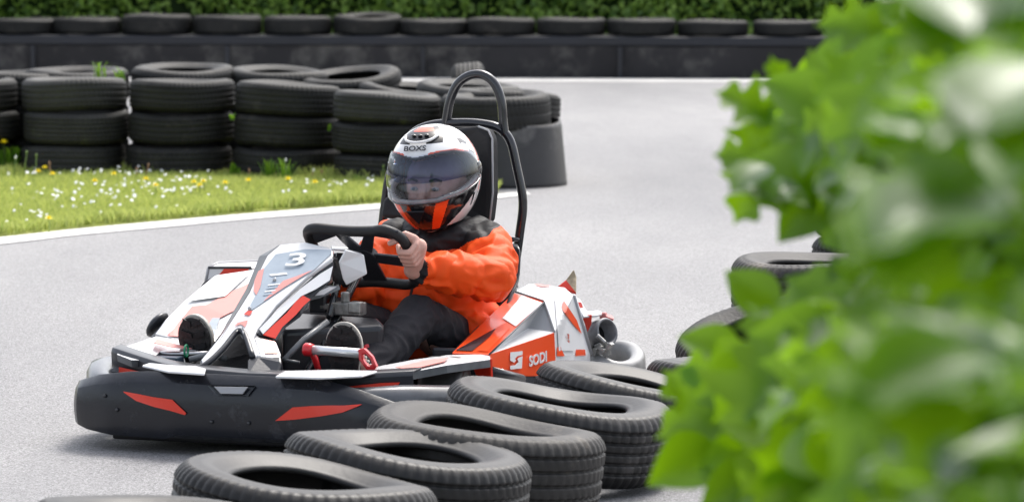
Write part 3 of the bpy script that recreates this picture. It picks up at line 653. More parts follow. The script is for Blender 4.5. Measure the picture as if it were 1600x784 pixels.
# right fender (viewer's left)
a = [Q(182, 553, y=.22), Q(196, 541, y=.30), Q(243, 525, y=.42), Q(300, 534, y=.46), Q(356, 546, y=.48), Q(348, 552, y=.40), Q(300, 549, y=.33), Q(250, 549, y=.30), Q(236, 562, y=.20), Q(205, 562, y=.16)]
mid = Q(235, 543, y=.30)
a.append(mid)
mk('front_fender', a+[p+Vector((0, .006, -.02)) for p in (a[0], a[9], a[8], a[7])], [(0, 1, 10), (1, 2, 10), (2, 3, 6, 7, 10), (3, 4, 5, 6), (7, 8, 10), (8, 9, 0, 10), (0, 9, 12, 11), (9, 8, 13, 12), (8, 7, 14, 13)], [M['white'], M['greyplastic']], kart, mi=[0]*6+[1]*3, solid=.006, bevel=.004, out=True)
decal('fender_sticker', [(245, 529), (262, 534), (300, 545), (270, 543), (240, 536)], [a[2], a[3], a[6]], M['pink'], .005)
bm = bmesh.new(); box(bm, (-.36, .36, .13), (.20, .30, .14)); bmobj('wheel_arch_liner', bm, M['black'], kart, False, bevel=.03)
# under-fender hardware: tie rod, blue box, green clip
bm = bmesh.new(); tube(bm, [Q(248, 553, y=.30), Q(330, 552, y=.33)], .007); tube(bm, [Q(252, 572, y=.25), Q(310, 572, y=.28)], .006); bmobj('tie_rod', bm, M['steel'], kart)
bm = bmesh.new(); p = Q(262, 565, y=.27); box(bm, p, (.075, .05, .030)); bmobj('mount_block', bm, mat('blue grey plastic', (.04, .06, .09), .4), kart, False, bevel=.004)
bm = bmesh.new(); tube(bm, [Q(291, 548, y=.30)+Vector((0, .012*math.cos(a_), .016*math.sin(a_))) for a_ in [i*math.pi/6 for i in range(12)]], .003, 6, closed=True); bmobj('cable_clip', bm, M['greenzip'], kart)
bm = bmesh.new(); tube(bm, [Q(296, 562, y=.26), Q(330, 553, y=.28), Q(352, 560, y=.26)], .009); bmobj('bracket', bm, M['greyplastic'], kart)
# wheels
def wheel(x, y, r_, wd, rot=0, nm='wheel'):
    e = empty(nm, (x, y, r_), R(rot), kart)
    m = Matrix.Rotation(R(90), 4, 'Y'); h = wd/2
    bm = bmesh.new(); lathe(bm, [(r_*.48, h*.80), (r_*.55, h*.95), (r_*.75, h*1.05), (r_*.92, h*.95), (r_*.985, h*.72), (r_, h*.3), (r_, -h*.3), (r_*.985, -h*.72), (r_*.92, -h*.95), (r_*.75, -h*1.05), (r_*.55, -h*.95), (r_*.48, -h*.80), (r_*.46, 0)], 48, m, True)
    bmobj('tyre', bm, M['kart_tyre'], e)
    bm = bmesh.new(); lathe(bm, [(r_*.47, h*.9), (r_*.49, h*.82), (r_*.42, h*.55), (r_*.25, h*.4), (r_*.24, h*.9), (r_*.05, h*.95), (r_*.05, -h*.9), (r_*.42, -h*.6), (r_*.47, -h*.85)], 32, m, True); bmobj('rim', bm, M['alloy'], e)
wheel(.375, .57, .110, .115, 10); wheel(-.385, .57, .110, .115, 8); wheel(.32, 1.40, .125, .16); wheel(-.32, 1.40, .125, .16)
bm = bmesh.new(); lathe(bm, [(.001, -.32), (.016, -.32), (.016, .32), (.001, .32)], 16, Matrix.Translation((0, 1.40, .125)) @ Matrix.Rotation(R(90), 4, 'Y')); bmobj('rear_axle', bm, M['steel'], kart)
# dark oval at the far front corner (mirror-like plastic)
bm = bmesh.new(); bmesh.ops.create_uvsphere(bm, u_segments=20, v_segments=12, radius=1, matrix=Matrix.Translation(Q(246, 507, y=.62)) @ Matrix.Rotation(R(33), 4, 'Y') @ Matrix.Diagonal((.017, .05, .040, 1))); bmobj('corner_roller', bm, M['black'], kart)
bm = bmesh.new(); box(bm, (0, .27, .036), (.74, .40, .022)); bmobj('underside_shadow_plate', bm, M['cloth_black'], kart, False, bevel=.006)  # black underside extending the floor, added to deepen the bumper's contact shadow
# floor pan and frame rails
mk('floor_pan', [(-.28, .22, .045), (.28, .22, .045), (.30, 1.0, .045), (.3, 1.35, .045), (-.3, 1.35, .045), (-.30, 1.0, .045)], [(0, 1, 2, 3, 4, 5)], M['black'], kart, solid=.008)
bm = bmesh.new()
for s_ in (-1, 1): tube(bm, [(s_*.12, .12, .06), (s_*.28, .30, .06), (s_*.31, .9, .06), (s_*.28, 1.6, .07)], .015, 10, curve=5)
tube(bm, [(-.3, .55, .06), (.3, .55, .06)], .014); tube(bm, [(-.3, 1.55, .07), (.3, 1.55, .07)], .014); tube(bm, [(-.36, .57, .11), (.36, .57, .11)], .013)
bmobj('frame_rail', bm, M['tube'], kart)
# nose fairing ------------------------------------------------
def ny(v, dy=0): return .20+(555-v)/171*.42+dy
def NQ(u, v, dy=0): return Q(u, v, y=ny(v, dy))
fr = {k_: NQ(*p) for k_, p in dict(a=(437, 382), b=(478, 378), c=(520, 388), d=(519, 403), e=(481, 430), f=(431, 477), g=(402, 514), h=(396, 526), i=(406, 554), j=(393, 560), k=(381, 521), l=(372, 518), m=(345, 549), n=(318, 572), o=(314, 562), p=(348, 520), q=(374, 481), r=(397, 438), s=(418, 398), t=(390, 456)).items()}
K = 'a b c d e f g h i j k l m n o p q r s t'.split(); vs = [fr[k_] for k_ in K]; ix = {k_: i for i, k_ in enumerate(K)}
F_ = lambda s_: tuple(ix[c_] for c_ in s_)
nose = mk('nose_fairing', vs, [F_('sabcde'), F_('rse'), F_('trefq'), F_('qfgp'), F_('pghlmno'), F_('hijkl')], [M['white']], kart, solid=.014, bevel=.004, off=-1, out=True)
# dark rounded top rear of the nose + side wall on the far side
mk('nose_side', [NQ(418, 398, .0), NQ(437, 382, .0), NQ(405, 400, .05), NQ(398, 418, .05), NQ(384, 452, .05), NQ(392, 452, .0), NQ(318, 572, 0), NQ(311, 566, .05), NQ(345, 520, .05)], [(1, 0, 3, 2), (0, 5, 4, 3), (5, 6, 7, 8, 4)], M['black'], kart, solid=.006, bevel=.002, out=True)
pl = (fr['r'], fr['e'], fr['q'])
nl = lambda u, v: NQ(u, v, -.0045)
def nd(name, uv, m, lift=0): pdecal(name, uv, nose, m, .002+lift*.6)
nd('centre_sticker', [(431, 398), (478, 390), (517, 391), (518, 397), (489, 424), (446, 450), (392, 486), (388, 484), (406, 450), (413, 420)], M['bluegrey'])
nd('red_edge_sticker', [(413, 420), (407, 450), (401, 462), (397, 456), (398, 440), (404, 425)], M['pink'], .002)
nd('red_edge_sticker', [(489, 423), (446, 449), (412, 472), (425, 458), (443, 440), (466, 432)], M['pink'], .002)
nd('red_edge_sticker', [(388, 486), (395, 487), (390, 494), (381, 492)], M['red'], .002)
nd('red_edge_sticker', [(372, 505), (388, 501), (383, 512), (377, 507), (366, 511)], M['pink'], .002)
ux = NQ(480, 410)-NQ(450, 412); uy = NQ(462, 395)-NQ(455, 425)
text('number_marking', '3', NQ(463, 406, -.012), ux, uy, .080, M['white'], nose, sx=1.7, bold=.012)
for v_ in (446, 451, 456, 461): nd('vent_slit', [(412+(461-v_)*.5, v_), (428+(461-v_)*.7, v_-2), (427+(461-v_)*.7, v_), (411+(461-v_)*.5, v_+2)], M['bluegrey'] if v_ % 2 else M['white'], .003)
nd('white_dash', [(421, 430), (448, 427), (450, 430), (424, 433)], M['white'], .003)
for u, v in ((429, 437), (390, 482)):
    bm = bmesh.new(); bmesh.ops.create_uvsphere(bm, u_segments=12, v_segments=8, radius=.006, matrix=Matrix.Translation(NQ(u, v, -.008)) @ Matrix.Diagonal((1, .5, 1, 1))); bmobj('bolt', bm, M['steel'], nose)
# right facet of the nose: white and orange strip in a black frame
SY = .07
sd = {0: NQ(402, 519, .0), 1: NQ(466, 452, .02), 2: NQ(521, 407, .02), 3: NQ(524, 414, .05), 4: NQ(517, 440, SY), 5: NQ(489, 464, SY), 6: NQ(470, 492, SY), 7: NQ(448, 510, SY), 8: NQ(432, 532, SY), 9: NQ(404, 523, .01)}
side = mk('nose_side_panel', [sd[i] for i in range(10)], [(0, 1, 7, 8, 9), (1, 5, 6, 7), (1, 2, 3, 4, 5)], M['black'], kart, solid=.012, bevel=.003, out=True)
ysd = lambda u, v: .0
def sq(u, v):
    t = max(0, min(1, ((u-402)*.72+(v-519)*.70-0)/38)) ; return NQ(u, v, .005+SY*t-.006)
def sdecal(name, a, b, m):
    n_ = len(a); A_ = [sq(*p) for p in a]; B_ = [sq(*p) for p in b]; mk(name, A_+B_, [(i, i+1, n_+i+1, n_+i) for i in range(n_-1)], m, side, solid=.003, off=0)
sdecal('white_insert', [(405, 514), (432, 486), (468, 452), (500, 428), (520, 416)], [(411, 522), (436, 497), (470, 463), (493, 452), (515, 438)], M['white'])
sdecal('orange_insert', [(411, 523), (430, 505), (448, 489), (462, 471), (473, 462)], [(430, 529), (441, 511), (462, 492), (474, 478), (485, 468)], M['red'])
foot = mk('nose_foot', [NQ(398, 526, 0), NQ(431, 533, .03), NQ(439, 553, .03), NQ(438, 560, .02), NQ(424, 558, 0), NQ(407, 556, 0)], [(0, 1, 2, 3, 4, 5)], M['white'], kart, solid=.012, bevel=.003, out=True)
pdecal('orange_sticker', [(409, 530), (429, 534), (436, 553), (414, 553)], foot, M['orange'])
mk('nose_foot_base', [NQ(387, 560, -.005), NQ(404, 556, -.005), NQ(439, 556, .01), NQ(440, 566, .01), NQ(434, 588, .03), NQ(386, 588, -.005)], [(0, 1, 2, 3, 4, 5)], M['black'], kart, solid=.05, bevel=.006, out=True)
mk('nose_duct_shade_plate', [NQ(380, 505, .12), NQ(400, 550, .12), NQ(400, 600, .14), NQ(296, 600, .14), NQ(300, 572, .12), NQ(335, 540, .12)], [(0, 1, 2, 3, 4, 5)], M['cloth_black'], kart, solid=.04, out=True)  # black plate set back in the notch, stands in for the cavity's shade
# duct lip (black, rounded) along the notch
bm = bmesh.new(); tube(bm, [NQ(296, 578, -.01), NQ(320, 570, -.008), NQ(347, 546, -.006), NQ(368, 520, -.006), NQ(377, 517, -.006), NQ(384, 526, -.006), NQ(395, 558, -.006)], .008, 8, curve=4); bmobj('duct_lip', bm, M['black'], kart)
# nose cap near the wheel + plate over the column
mk('column_cover', [Q(530, 410, y=.58), Q(541, 391, y=.58), Q(569, 398, y=.62), Q(574, 428, y=.62), Q(541, 446, y=.60), Q(536, 436, y=.59)], [(0, 1, 2, 3, 4, 5)], M['white'], kart, solid=.010, bevel=.003, out=True)
mk('column_cover_top', [Q(519, 388, y=.60), Q(541, 390, y=.66), Q(569, 396, y=.72), Q(548, 387, y=.74), Q(518, 384, y=.64)], [(0, 1, 2, 3, 4)], M['white'], kart, solid=.006, bevel=.002, out=True)
mk('cover_bracket', [Q(519, 404, y=.61), Q(528, 404, y=.62), Q(536, 425, y=.64), Q(540, 446, y=.66), Q(526, 444, y=.64), Q(519, 438, y=.63)], [(0, 1, 2, 3, 4, 5)], M['tube'], kart, solid=.02, bevel=.003, out=True)
mk('side_wing', [Q(484, 470, y=.50), Q(495, 455, y=.52), Q(513, 446, y=.56), Q(530, 446, y=.58), Q(532, 452, y=.58), Q(500, 466, y=.54)], [(0, 1, 2, 3, 4, 5)], [M['greyplastic']], kart, solid=.008, bevel=.002, out=True)
decal('wing_sticker', [(492, 462), (500, 454), (514, 448), (526, 448), (506, 460)], (lambda u, v: Q(u, v, y=.50+.0*u-.0)), M['white'])
bm = bmesh.new(); tube(bm, [Q(531, 395, y=.66), Q(527, 440, y=.66), Q(515, 495, y=.55)], .010); tube(bm, [Q(543, 400, y=.70), Q(520, 475, y=.64), Q(505, 540, y=.50)], .007); tube(bm, [(.085, .70, .44), (.05, .62, .32), (.02, .35, .10)], .011)
bmobj('steering_column', bm, M['tube'], kart)
# steering wheel
wc = Vector((.078, .735, .466)); wt = R(48); wu = Vector((1, 0, 0)); wv = Vector((0, -math.sin(wt), math.cos(wt))); wn = wu.cross(wv)
rim2 = [(-.150, .050), (-.146, .108), (-.115, .128), (-.05, .122), (.0, .119), (.06, .122), (.105, .128), (.142, .095), (.150, .040), (.146, -.03), (.128, -.105), (.098, -.128), (.05, -.124), (0, -.120), (-.05, -.124), (-.098, -.128), (-.128, -.105), (-.146, -.03)]
rim2 = [(a_*.93, b_*.95) for a_, b_ in rim2]
def WP(a_, b_, c_=0): return wc+wu*a_+wv*b_+wn*c_
sw = empty('steering_wheel', wc, 0, kart)
def loc0(o, parent_loc): o.data.transform(Matrix.Translation(-parent_loc)); return o
bm = bmesh.new(); cl = [WP(*p) for p in rim2]; pts = []
for i in range(len(cl)):
    a_, b_, c_, d_ = cl[i-1], cl[i], cl[(i+1) % len(cl)], cl[(i+2) % len(cl)]
    for k_ in range(5):
        t = k_/5; pts.append(.5*((2*b_)+(c_-a_)*t+(2*a_-5*b_+4*c_-d_)*t*t+(3*b_-a_-3*c_+d_)*t**3))
tube(bm, pts, .0145, 12, closed=True); loc0(bmobj('rim', bm, M['grip'], sw), wc)
def bar(bm, a_, b_, w0, w1, th=.008):
    d = Vector(b_)-Vector(a_); n_ = Vector((-d.y, d.x)).normalized()
    p = [Vector(a_)+n_*w0, Vector(a_)-n_*w0, Vector(b_)-n_*w1, Vector(b_)+n_*w1]
    top = [bm.verts.new(WP(q.x, q.y, th/2)) for q in p]; bo = [bm.verts.new(WP(q.x, q.y, -th/2)) for q in p]
    bm.faces.new(top); bm.faces.new(bo[::-1])
    for i in range(4): bm.faces.new((top[i], bo[i], bo[(i+1) % 4], top[(i+1) % 4]))
bm = bmesh.new(); bar(bm, (0, .0), (-.052, .122), .020, .013); bar(bm, (0, .0), (.055, .125), .020, .013); bar(bm, (0, -.01), (.0, -.122), .03, .035); bar(bm, (0, 0), (.140, -.02), .018, .022); bar(bm, (0, 0), (-.140, -.02), .018, .022); bar(bm, (.055, .115), (.13, .10), .018, .02); bar(bm, (-.135, .085), (-.06, .112), .03, .02); bar(bm, (-.05, .108), (.05, .108), .016, .016)
lathe(bm, [(.001, -.015), (.036, -.015), (.036, .008), (.001, .008)], 24, Matrix.Translation(WP(0, 0)) @ Matrix((wu, wv, wn)).transposed().to_4x4()); loc0(bmobj('spokes', bm, M['black'], sw, False, bevel=.002), wc)
# brake cylinder, tank, bracket
e = empty('brake_cylinder', Q(545, 482, y=.60), 0, kart); c0 = Vector((0, 0, 0)); bm = bmesh.new()
box(bm, (0, 0, 0), (.085, .05, .034)); box(bm, (.028, -.018, .006), (.036, .03, .03)); box(bm, (-.06, 0, .004), (.04, .04, .016)); bmesh.ops.create_cone(bm, cap_ends=True, segments=16, radius1=.012, radius2=.012, depth=.03, matrix=Matrix.Translation((-.01, .0, .03)))
bmobj('housing', bm, M['alloy'], e, False, bevel=.004)
bm = bmesh.new(); box(bm, (-.085, 0, .012), (.05, .04, .05)); bmobj('reservoir', bm, M['black'], e, False, bevel=.006)
tk = [Q(430, 496, y=.52), Q(462, 488, y=.62), Q(592, 496, y=.66), Q(600, 504, y=.60), Q(598, 510, y=.58), Q(442, 518, y=.46)]
mk('fuel_tank', tk+[Vector((p.x, p.y, .06)) for p in tk], [(0, 5, 4, 3, 2, 1)]+[(i, (i+1) % 6, 6+(i+1) % 6, 6+i) for i in range(6)], M['black'], kart, bevel=.012, bseg=3)
bm = bmesh.new(); tube(bm, [Q(444, 562, y=.30), Q(475, 530, y=.40), Q(512, 502, y=.46)], .008); tube(bm, [Q(444, 562, y=.30), Q(468, 566, y=.30)], .004); bmobj('support_strut', bm, M['greyplastic'], kart)
# pedal: silver tube between red brackets
pd = empty('brake_pedal', (0, .32, .2), 0, kart); o0 = Vector((0, .32, .2))
p1, p2 = Q(484, 546, y=.27), Q(566, 552, y=.27)
bm = bmesh.new(); tube(bm, [p1, p2], .0125, 16); loc0(bmobj('foot_tube', bm, mat('polished tube', (.75, .75, .76), .25, .5, metal=.6), pd), o0)
bm = bmesh.new(); tube(bm, [p1+Vector((-.016, 0, 0)), p1+Vector((-.012, 0, 0)), p1, p1+Vector((.01, 0, 0))], [.015, .018, .018, .015], 16); tube(bm, [p1, Q(492, 560, y=.29), Q(498, 580, y=.30)], [.007, .009, .008], 8)
loc0(bmobj('bracket', bm, M['redmetal'], pd), o0)
rb = [Q(u, v, y=.265) for u, v in ((561, 545), (570, 543), (583, 556), (590, 572), (584, 580), (574, 577), (562, 561))]; cc = sum(rb, Vector())/7
vs = rb+[p*.5+cc*.5 for p in rb]
loc0(mk('bracket', vs, [(i, (i+1) % 7, 7+(i+1) % 7, 7+i) for i in range(7)], M['redmetal'], pd, solid=.016, bevel=.003, off=0), o0)
# red stripe of the frame behind the left foot
bm = bmesh.new(); tube(bm, [Q(572, 545, y=.55), Q(586, 526, y=.66), Q(597, 514, y=.76)], .010); bmobj('red_frame_tube', bm, M['redmetal'], kart)
# left side pod ------------------------------------------------
A = Q(706, 551, y=.66); B = Q(765, 553, y=.66); C = Q(804, 455, y=1.32); T = Q(851, 471, y=1.26); Mm = Q(866, 519, y=1.22); E_ = Q(826, 443, y=1.46); G = Q(883, 449, y=1.52); Hp = Q(896, 461, y=1.48); Ip = Q(923, 553, y=1.56); Jp = Q(868, 556, y=1.22); Kp = Q(868, 588, y=1.20); Lp = Q(768, 588, y=.66)
N1 = Q(842, 514, y=1.20)+Vector((-.035, .0, 0)); ML = Q(802, 540, y=.90)
mid = Q(800, 513, y=.93)
V_ = [A, B, C, T, Mm, E_, G, Hp, Ip, Jp, Kp, Lp, N1, Q(923, 588, y=1.56)]
pod = mk('side_pod', V_, [(0, 1, 3, 2), (1, 12, 3), (3, 12, 4), (1, 4, 12), (1, 11, 10, 9, 4), (2, 3, 7, 6, 5), (3, 4, 9, 8, 7), (9, 10, 13, 8)],
   [M['white'], M['orange'], M['greyfacet'], M['black']], kart, mi=[1, 2, 2, 0, 1, 0, 0, 0], solid=.010, bevel=.003, off=-1, out=True)
sp_ = (A, B, C)
def pdc(name, uv, surf, m, lift=.0025): return pdecal(name, uv, pod, m, lift)
def slope(u, v):   # bilinear slope surface A-B-T-C
    best = None
    p = onpl(u, v, (A, B, C), .004); q = onpl(u, v, (B, T, C), .004); return p if (p-LO).length < (q-LO).length else q
pdc('white_plate', [(815, 463), (847, 474), (806, 511), (785, 498)], slope, M['white'])
pdc('dark_stripe', [(712, 548), (738, 549), (766, 526), (776, 513), (752, 536)], slope, M['black'])
pdc('faded_stripe', [(746, 549), (763, 550), (797, 513), (781, 502), (770, 522)], slope, M['pink'] if False else M['orange'])
def line(name, pts, r_, m, parent=kart): 
    bm = bmesh.new(); tube(bm, pts, r_, 6); return bmobj(name, bm, m, parent)
line('edge_trim', [C, T+Vector((0, -.003, .002)), Mm], .0035, M['greyfacet'], pod); line('edge_trim', [Hp, Ip], .007, M['greyfacet'], pod)
line('edge_trim', [B+Vector((0, -.002, 0)), T+Vector((0, -.002, 0))], .0025, M['black'], pod)
low = (B, Lp, Kp)
def lowp(u, v): return onpl(u, v, low, .004)
mk('pod_lower_edge', [lowp(767, 577), lowp(812, 588), lowp(868, 590), lowp(868, 600), lowp(767, 600)], [(0, 1, 2, 3, 4)], M['black'], pod, solid=.004, off=-1)
rear = (Mm, Ip, T)
pdc('digit_sticker', [(880, 470), (900, 500), (908, 522), (893, 505), (876, 482)], (lambda u, v: onpl(u, v, (T, Ip, Mm), .006)), M['orange'])
pdc('digit_sticker', [(880, 520), (888, 522), (889, 536), (884, 533)], (lambda u, v: onpl(u, v, (T, Ip, Mm), .006)), M['orange'])
pdc('corner_sticker', [(869, 543), (874, 540), (881, 556), (869, 556)], (lambda u, v: onpl(u, v, (T, Ip, Mm), .006)), M['orange'])
pdc('corner_sticker', [(899, 546), (913, 546), (914, 555), (898, 556)], (lambda u, v: onpl(u, v, (T, Ip, Mm), .006)), M['orange'])
pdc('top_sticker', [(832, 445), (848, 444), (862, 448), (846, 449)], (lambda u, v: onpl(u, v, (C, E_, G), .006)), M['red'])
pdc('race_number', [(866, 468), (872, 467), (896, 548), (872, 548)], (lambda u, v: onpl(u, v, (T, Ip, Mm), .005)), M['white'])
ux = lowp(850, 556)-lowp(815, 562); uy = lowp(830, 552)-lowp(830, 580)
text('maker_lettering', 'SODI', lowp(841, 561), Vector((ux.x, ux.y, 0)), Vector((0, 0, 1)), .040, M['white'], pod, sx=1.72, bold=.03)
lp_ = lambda pts: [lowp(u, v) for u, v in pts]
# square emblem with an S-shaped slit
mk('maker_emblem', lp_([(797, 550), (816, 548), (816, 554), (808, 556), (804, 560), (806, 563), (803, 566), (797, 563)]), [(0, 1, 2, 3, 4, 5, 6, 7)], M['white'], pod, solid=.001)
mk('maker_emblem', lp_([(816, 556), (815, 575), (797, 577), (797, 571), (805, 570), (810, 565), (808, 561), (811, 558)]), [(0, 1, 2, 3, 4, 5, 6, 7)], M['white'], pod, solid=.001)
# pod inner black body
mk('pod_underside', [Vector((p.x-.03, p.y+.02, p.z-.02)) for p in (A, C, E_)]+[Vector((.30, 1.5, .06)), Vector((.30, .70, .06)), Vector((.47, .70, .06)), Vector((.47, 1.5, .06))], [(0, 1, 2, 3, 4), (4, 3, 6, 5)], M['black'], kart, solid=.006)
bm = bmesh.new(); tube(bm, [lowp(772, 580)+Vector((0, -.01, 0)), lowp(800, 586)+Vector((0, -.02, 0)), lowp(815, 592)], .014, 8); bmobj('pod_mount', bm, M['black'], kart)
bm = bmesh.new(); bmesh.ops.create_uvsphere(bm, u_segments=10, v_segments=8, radius=.008, matrix=Matrix.Translation(lowp(789, 581)+Vector((0, -.025, .004)))); bmobj('bolt', bm, M['steel'], kart)
# right side pod (far side)
a = {0: Q(243, 521, y=.52), 1: Q(262, 497, y=.57), 2: Q(291, 470, y=.67), 3: Q(337, 430, y=.86), 4: Q(398, 421, y=.92), 5: Q(400, 440, y=.86), 6: Q(368, 500, y=.62), 7: Q(356, 546, y=.50), 8: Q(300, 534, y=.46), 9: Q(268, 528, y=.45)}
podr = mk('side_pod', [a[i] for i in range(10)]+[Q(322, 444, y=.88), Q(318, 452, y=.88), Q(240, 530, y=.54)], [(0, 1, 8, 9), (1, 2, 6, 7, 8), (2, 3, 4, 5, 6), (0, 12, 11, 10, 3, 2, 1)], [M['white'], M['black']], kart, mi=[0, 0, 0, 1], solid=.010, bevel=.003, out=True)
rp_ = lambda u, v: onpl(u, v, (a[1], a[2], a[6]), .004) if v > 470 else onpl(u, v, (a[2], a[3], a[5]), .004)
pdecal('pod_sticker', [(262, 526), (300, 480), (322, 478), (372, 452), (390, 444), (368, 486), (344, 498), (312, 531)], podr, M['pink'], 0.004)
pdecal('pod_plate', [(291, 474), (337, 436), (392, 428), (352, 466)], podr, mat('bright plate', (.80, .82, .82), .25, coat=.3), 0.007)
pdecal('blue_sticker', [(312, 532), (332, 500), (344, 500), (330, 538)], podr, M['bluegrey'], 0.007)
r0 = [Q(321, 443, y=.98), Q(326, 418, y=.98), Q(340, 411, y=1.10), Q(407, 408, y=1.2), Q(405, 416, y=1.06), Q(392, 418, y=.98), Q(396, 432, y=.98), Q(340, 437, y=.98)]
rr_ = mk('rear_pod_fin', r0, [(1, 2, 3, 4, 5), (0, 1, 5, 6, 7)], M['white'], kart, solid=.012, bevel=.003, out=True)
decal('fin_sticker', [(338, 434), (350, 420), (389, 420), (387, 430)], lambda u, v: Q(u, v, y=.974), M['red'], parent=rr_)
line('fin_edge', [r0[0], r0[1], r0[2], r0[3]], .0045, M['greyfacet'], rr_); line('fin_edge', [r0[1], r0[5], r0[6]], .004, M['black'], rr_)
# rear corner bits ------------------------------------------------
e_ = [Q(896, 462, y=1.60), Q(906, 466, y=1.66), Q(918, 486, y=1.7), Q(934, 484, y=1.75), Q(944, 489, y=1.75), Q(934, 491, y=1.64), Q(912, 494, y=1.6)]
mk('rear_fender', e_, [(0, 1, 2, 6), (2, 3, 4, 5, 6)], M['white'], kart, solid=.008, bevel=.003, out=True)
mk('rear_fender_side', [Q(909, 493, y=1.61), Q(925, 491, y=1.62), Q(924, 506, y=1.62), Q(918, 519, y=1.62)], [(0, 1, 2, 3)], M['red'], kart, solid=.006, bevel=.002, out=True)
mk('corner_sticker', [Q(899, 471, y=1.60), Q(908, 472, y=1.62), Q(911, 480, y=1.62), Q(903, 481, y=1.6)], [(0, 1, 2, 3)], M['red'], kart, solid=.004, out=True)
mk('rear_light', [Q(936, 489, y=1.72), Q(945, 488, y=1.72), Q(947, 494, y=1.72), Q(960, 499, y=1.74), Q(957, 502, y=1.74), Q(937, 500, y=1.72)], [(0, 1, 2, 3, 4, 5)], mat('faded red plastic', (.55, .18, .17), .35), kart, solid=.02, bevel=.003, out=True)
q = Q(938, 521, y=1.66); mt = Matrix.Translation(q) @ Matrix.Rotation(R(-28), 4, 'Z') @ Matrix.Rotation(R(74), 4, 'Y')
bm = bmesh.new(); lathe(bm, [(.030, -.045), (.040, -.035), (.041, .03), (.036, .034), (.032, .030), (.031, -.03), (.02, -.035)], 32, mt, True); bmobj('exhaust_ring', bm, mat('heat grey metal', (.24, .24, .25), .45, .5, metal=.3, var=.4, vs=30), kart)
bm = bmesh.new(); lathe(bm, [(.001, -.02), (.029, -.02), (.029, -.015), (.001, -.01)], 24, mt); bmobj('exhaust_core', bm, M['cloth_black'], kart)
bm = bmesh.new()
for i in range(7): p = Q(920+i*5.5, 541+(i % 3)*4, y=1.60+.02*(i % 2)); box(bm, p, (.022, .03, .010+.008*(i % 2)), Matrix.Rotation(i*.9, 3, 'Y'))
tube(bm, [Q(933, 524, y=1.6), Q(944, 534, y=1.6), Q(950, 552, y=1.62)], .007); bmobj('rear_bracket', bm, M['alloy'], kart, False, bevel=.002)
bm = bmesh.new(); pr = [Q(932, 562, y=1.62), Q(955, 572, y=1.60), Q(978, 574, y=1.64), Q(993, 566, y=1.72), Q(994, 554, y=1.80), Q(978, 543, y=1.86), Q(940, 541, y=1.88), Q(900, 541, y=1.88)]
pr = catmull(pr, 5); vs = []; fs = []; sec = [(.014, .030), (.024, .018), (.026, -.02), (.018, -.04), (-.016, -.035), (-.02, .02), (-.010, .030)]
for i, p in enumerate(pr):
    t = pr[min(i+1, len(pr)-1)]-pr[max(i-1, 0)]; t.z = 0; t.normalize(); nn = Vector((t.y, -t.x, 0))
    for a_, b_ in sec: vs.append(p+nn*a_+Vector((0, 0, b_-.012)))
ns = len(sec)
for i in range(len(pr)-1):
    for k_ in range(ns): fs.append((i*ns+k_, (i+1)*ns+k_, (i+1)*ns+(k_+1) % ns, i*ns+(k_+1) % ns))
fs += [tuple(range(ns)), tuple((len(pr)-1)*ns+k_ for k_ in range(ns))[::-1]]
bm.free(); mk('rear_bumper', vs, fs, M['rearplastic'], kart, True)
mk('rear_spike', [Q(871, 447, y=1.66), Q(884, 437, y=1.68), Q(897, 421, y=1.7), Q(901, 432, y=1.7), Q(900, 457, y=1.66), Q(884, 453, y=1.66)], [(0, 1, 4, 5), (1, 2, 3, 4)], [M['red'], M['beige']], kart, mi=[0, 1], solid=.012, bevel=.003, out=True)
# seat
sx0 = .145
def seat():
    vs = []; fs = []; rows = [(.78, .10, .16, .0), (.95, .065, .17, .01), (1.15, .075, .175, .03), (1.27, .14, .185, .06), (1.33, .26, .19, .075), (1.36, .36, .185, .06), (1.38, .46, .17, .035)]
    for y, z, hw, lip in rows:
        for j in range(13):
            t = -1+j/6; vs.append((sx0+hw*t, y-lip*1.2*abs(t)**3*(1 if z > .13 else .2), z+(lip+.10*(z < .2))*abs(t)**3*(1.2 if z < .3 else .2)))
    for i in range(len(rows)-1):
        for j in range(12): a_ = i*13+j; fs.append((a_, a_+1, a_+14, a_+13))
    return mk('seat', vs, fs, M['black'], kart, True, solid=.012, sub=1, off=0)
seat()
mk('seat_bolster', [Q(765, 492, y=1.2), Q(781, 462, y=1.24), Q(798, 442, y=1.3), Q(806, 436, y=1.36), Q(812, 448, y=1.36), Q(800, 458, y=1.3)], [(0, 1, 2, 3, 4, 5)], M['black'], kart, solid=.02, bevel=.006, out=True)
line('bolster_piping', catmull([Q(761, 498, y=1.2), Q(772, 470, y=1.22), Q(790, 447, y=1.28), Q(803, 438, y=1.34)], 5), .003, M['greyfacet'])
# high back rest (padded)
bk = [Q(727, 200, y=1.33), Q(752, 197, y=1.33), Q(768, 203, y=1.33), Q(774, 216, y=1.33), Q(775, 300, y=1.31), Q(770, 345, y=1.30), Q(700, 380, y=1.3), Q(640, 345, y=1.3), Q(599, 340, y=1.3), Q(603, 312, y=1.32), Q(650, 280, y=1.34), Q(692, 206, y=1.34)]
bo = mk('backrest', bk, [tuple(range(12))[::-1]], M['cloth_black'], kart, solid=.05, bevel=.014, off=0, bseg=4)
line('backrest_piping', [p+Vector((0, -.026, 0)) for p in bk[1:6]], .003, M['greyfacet'], bo)
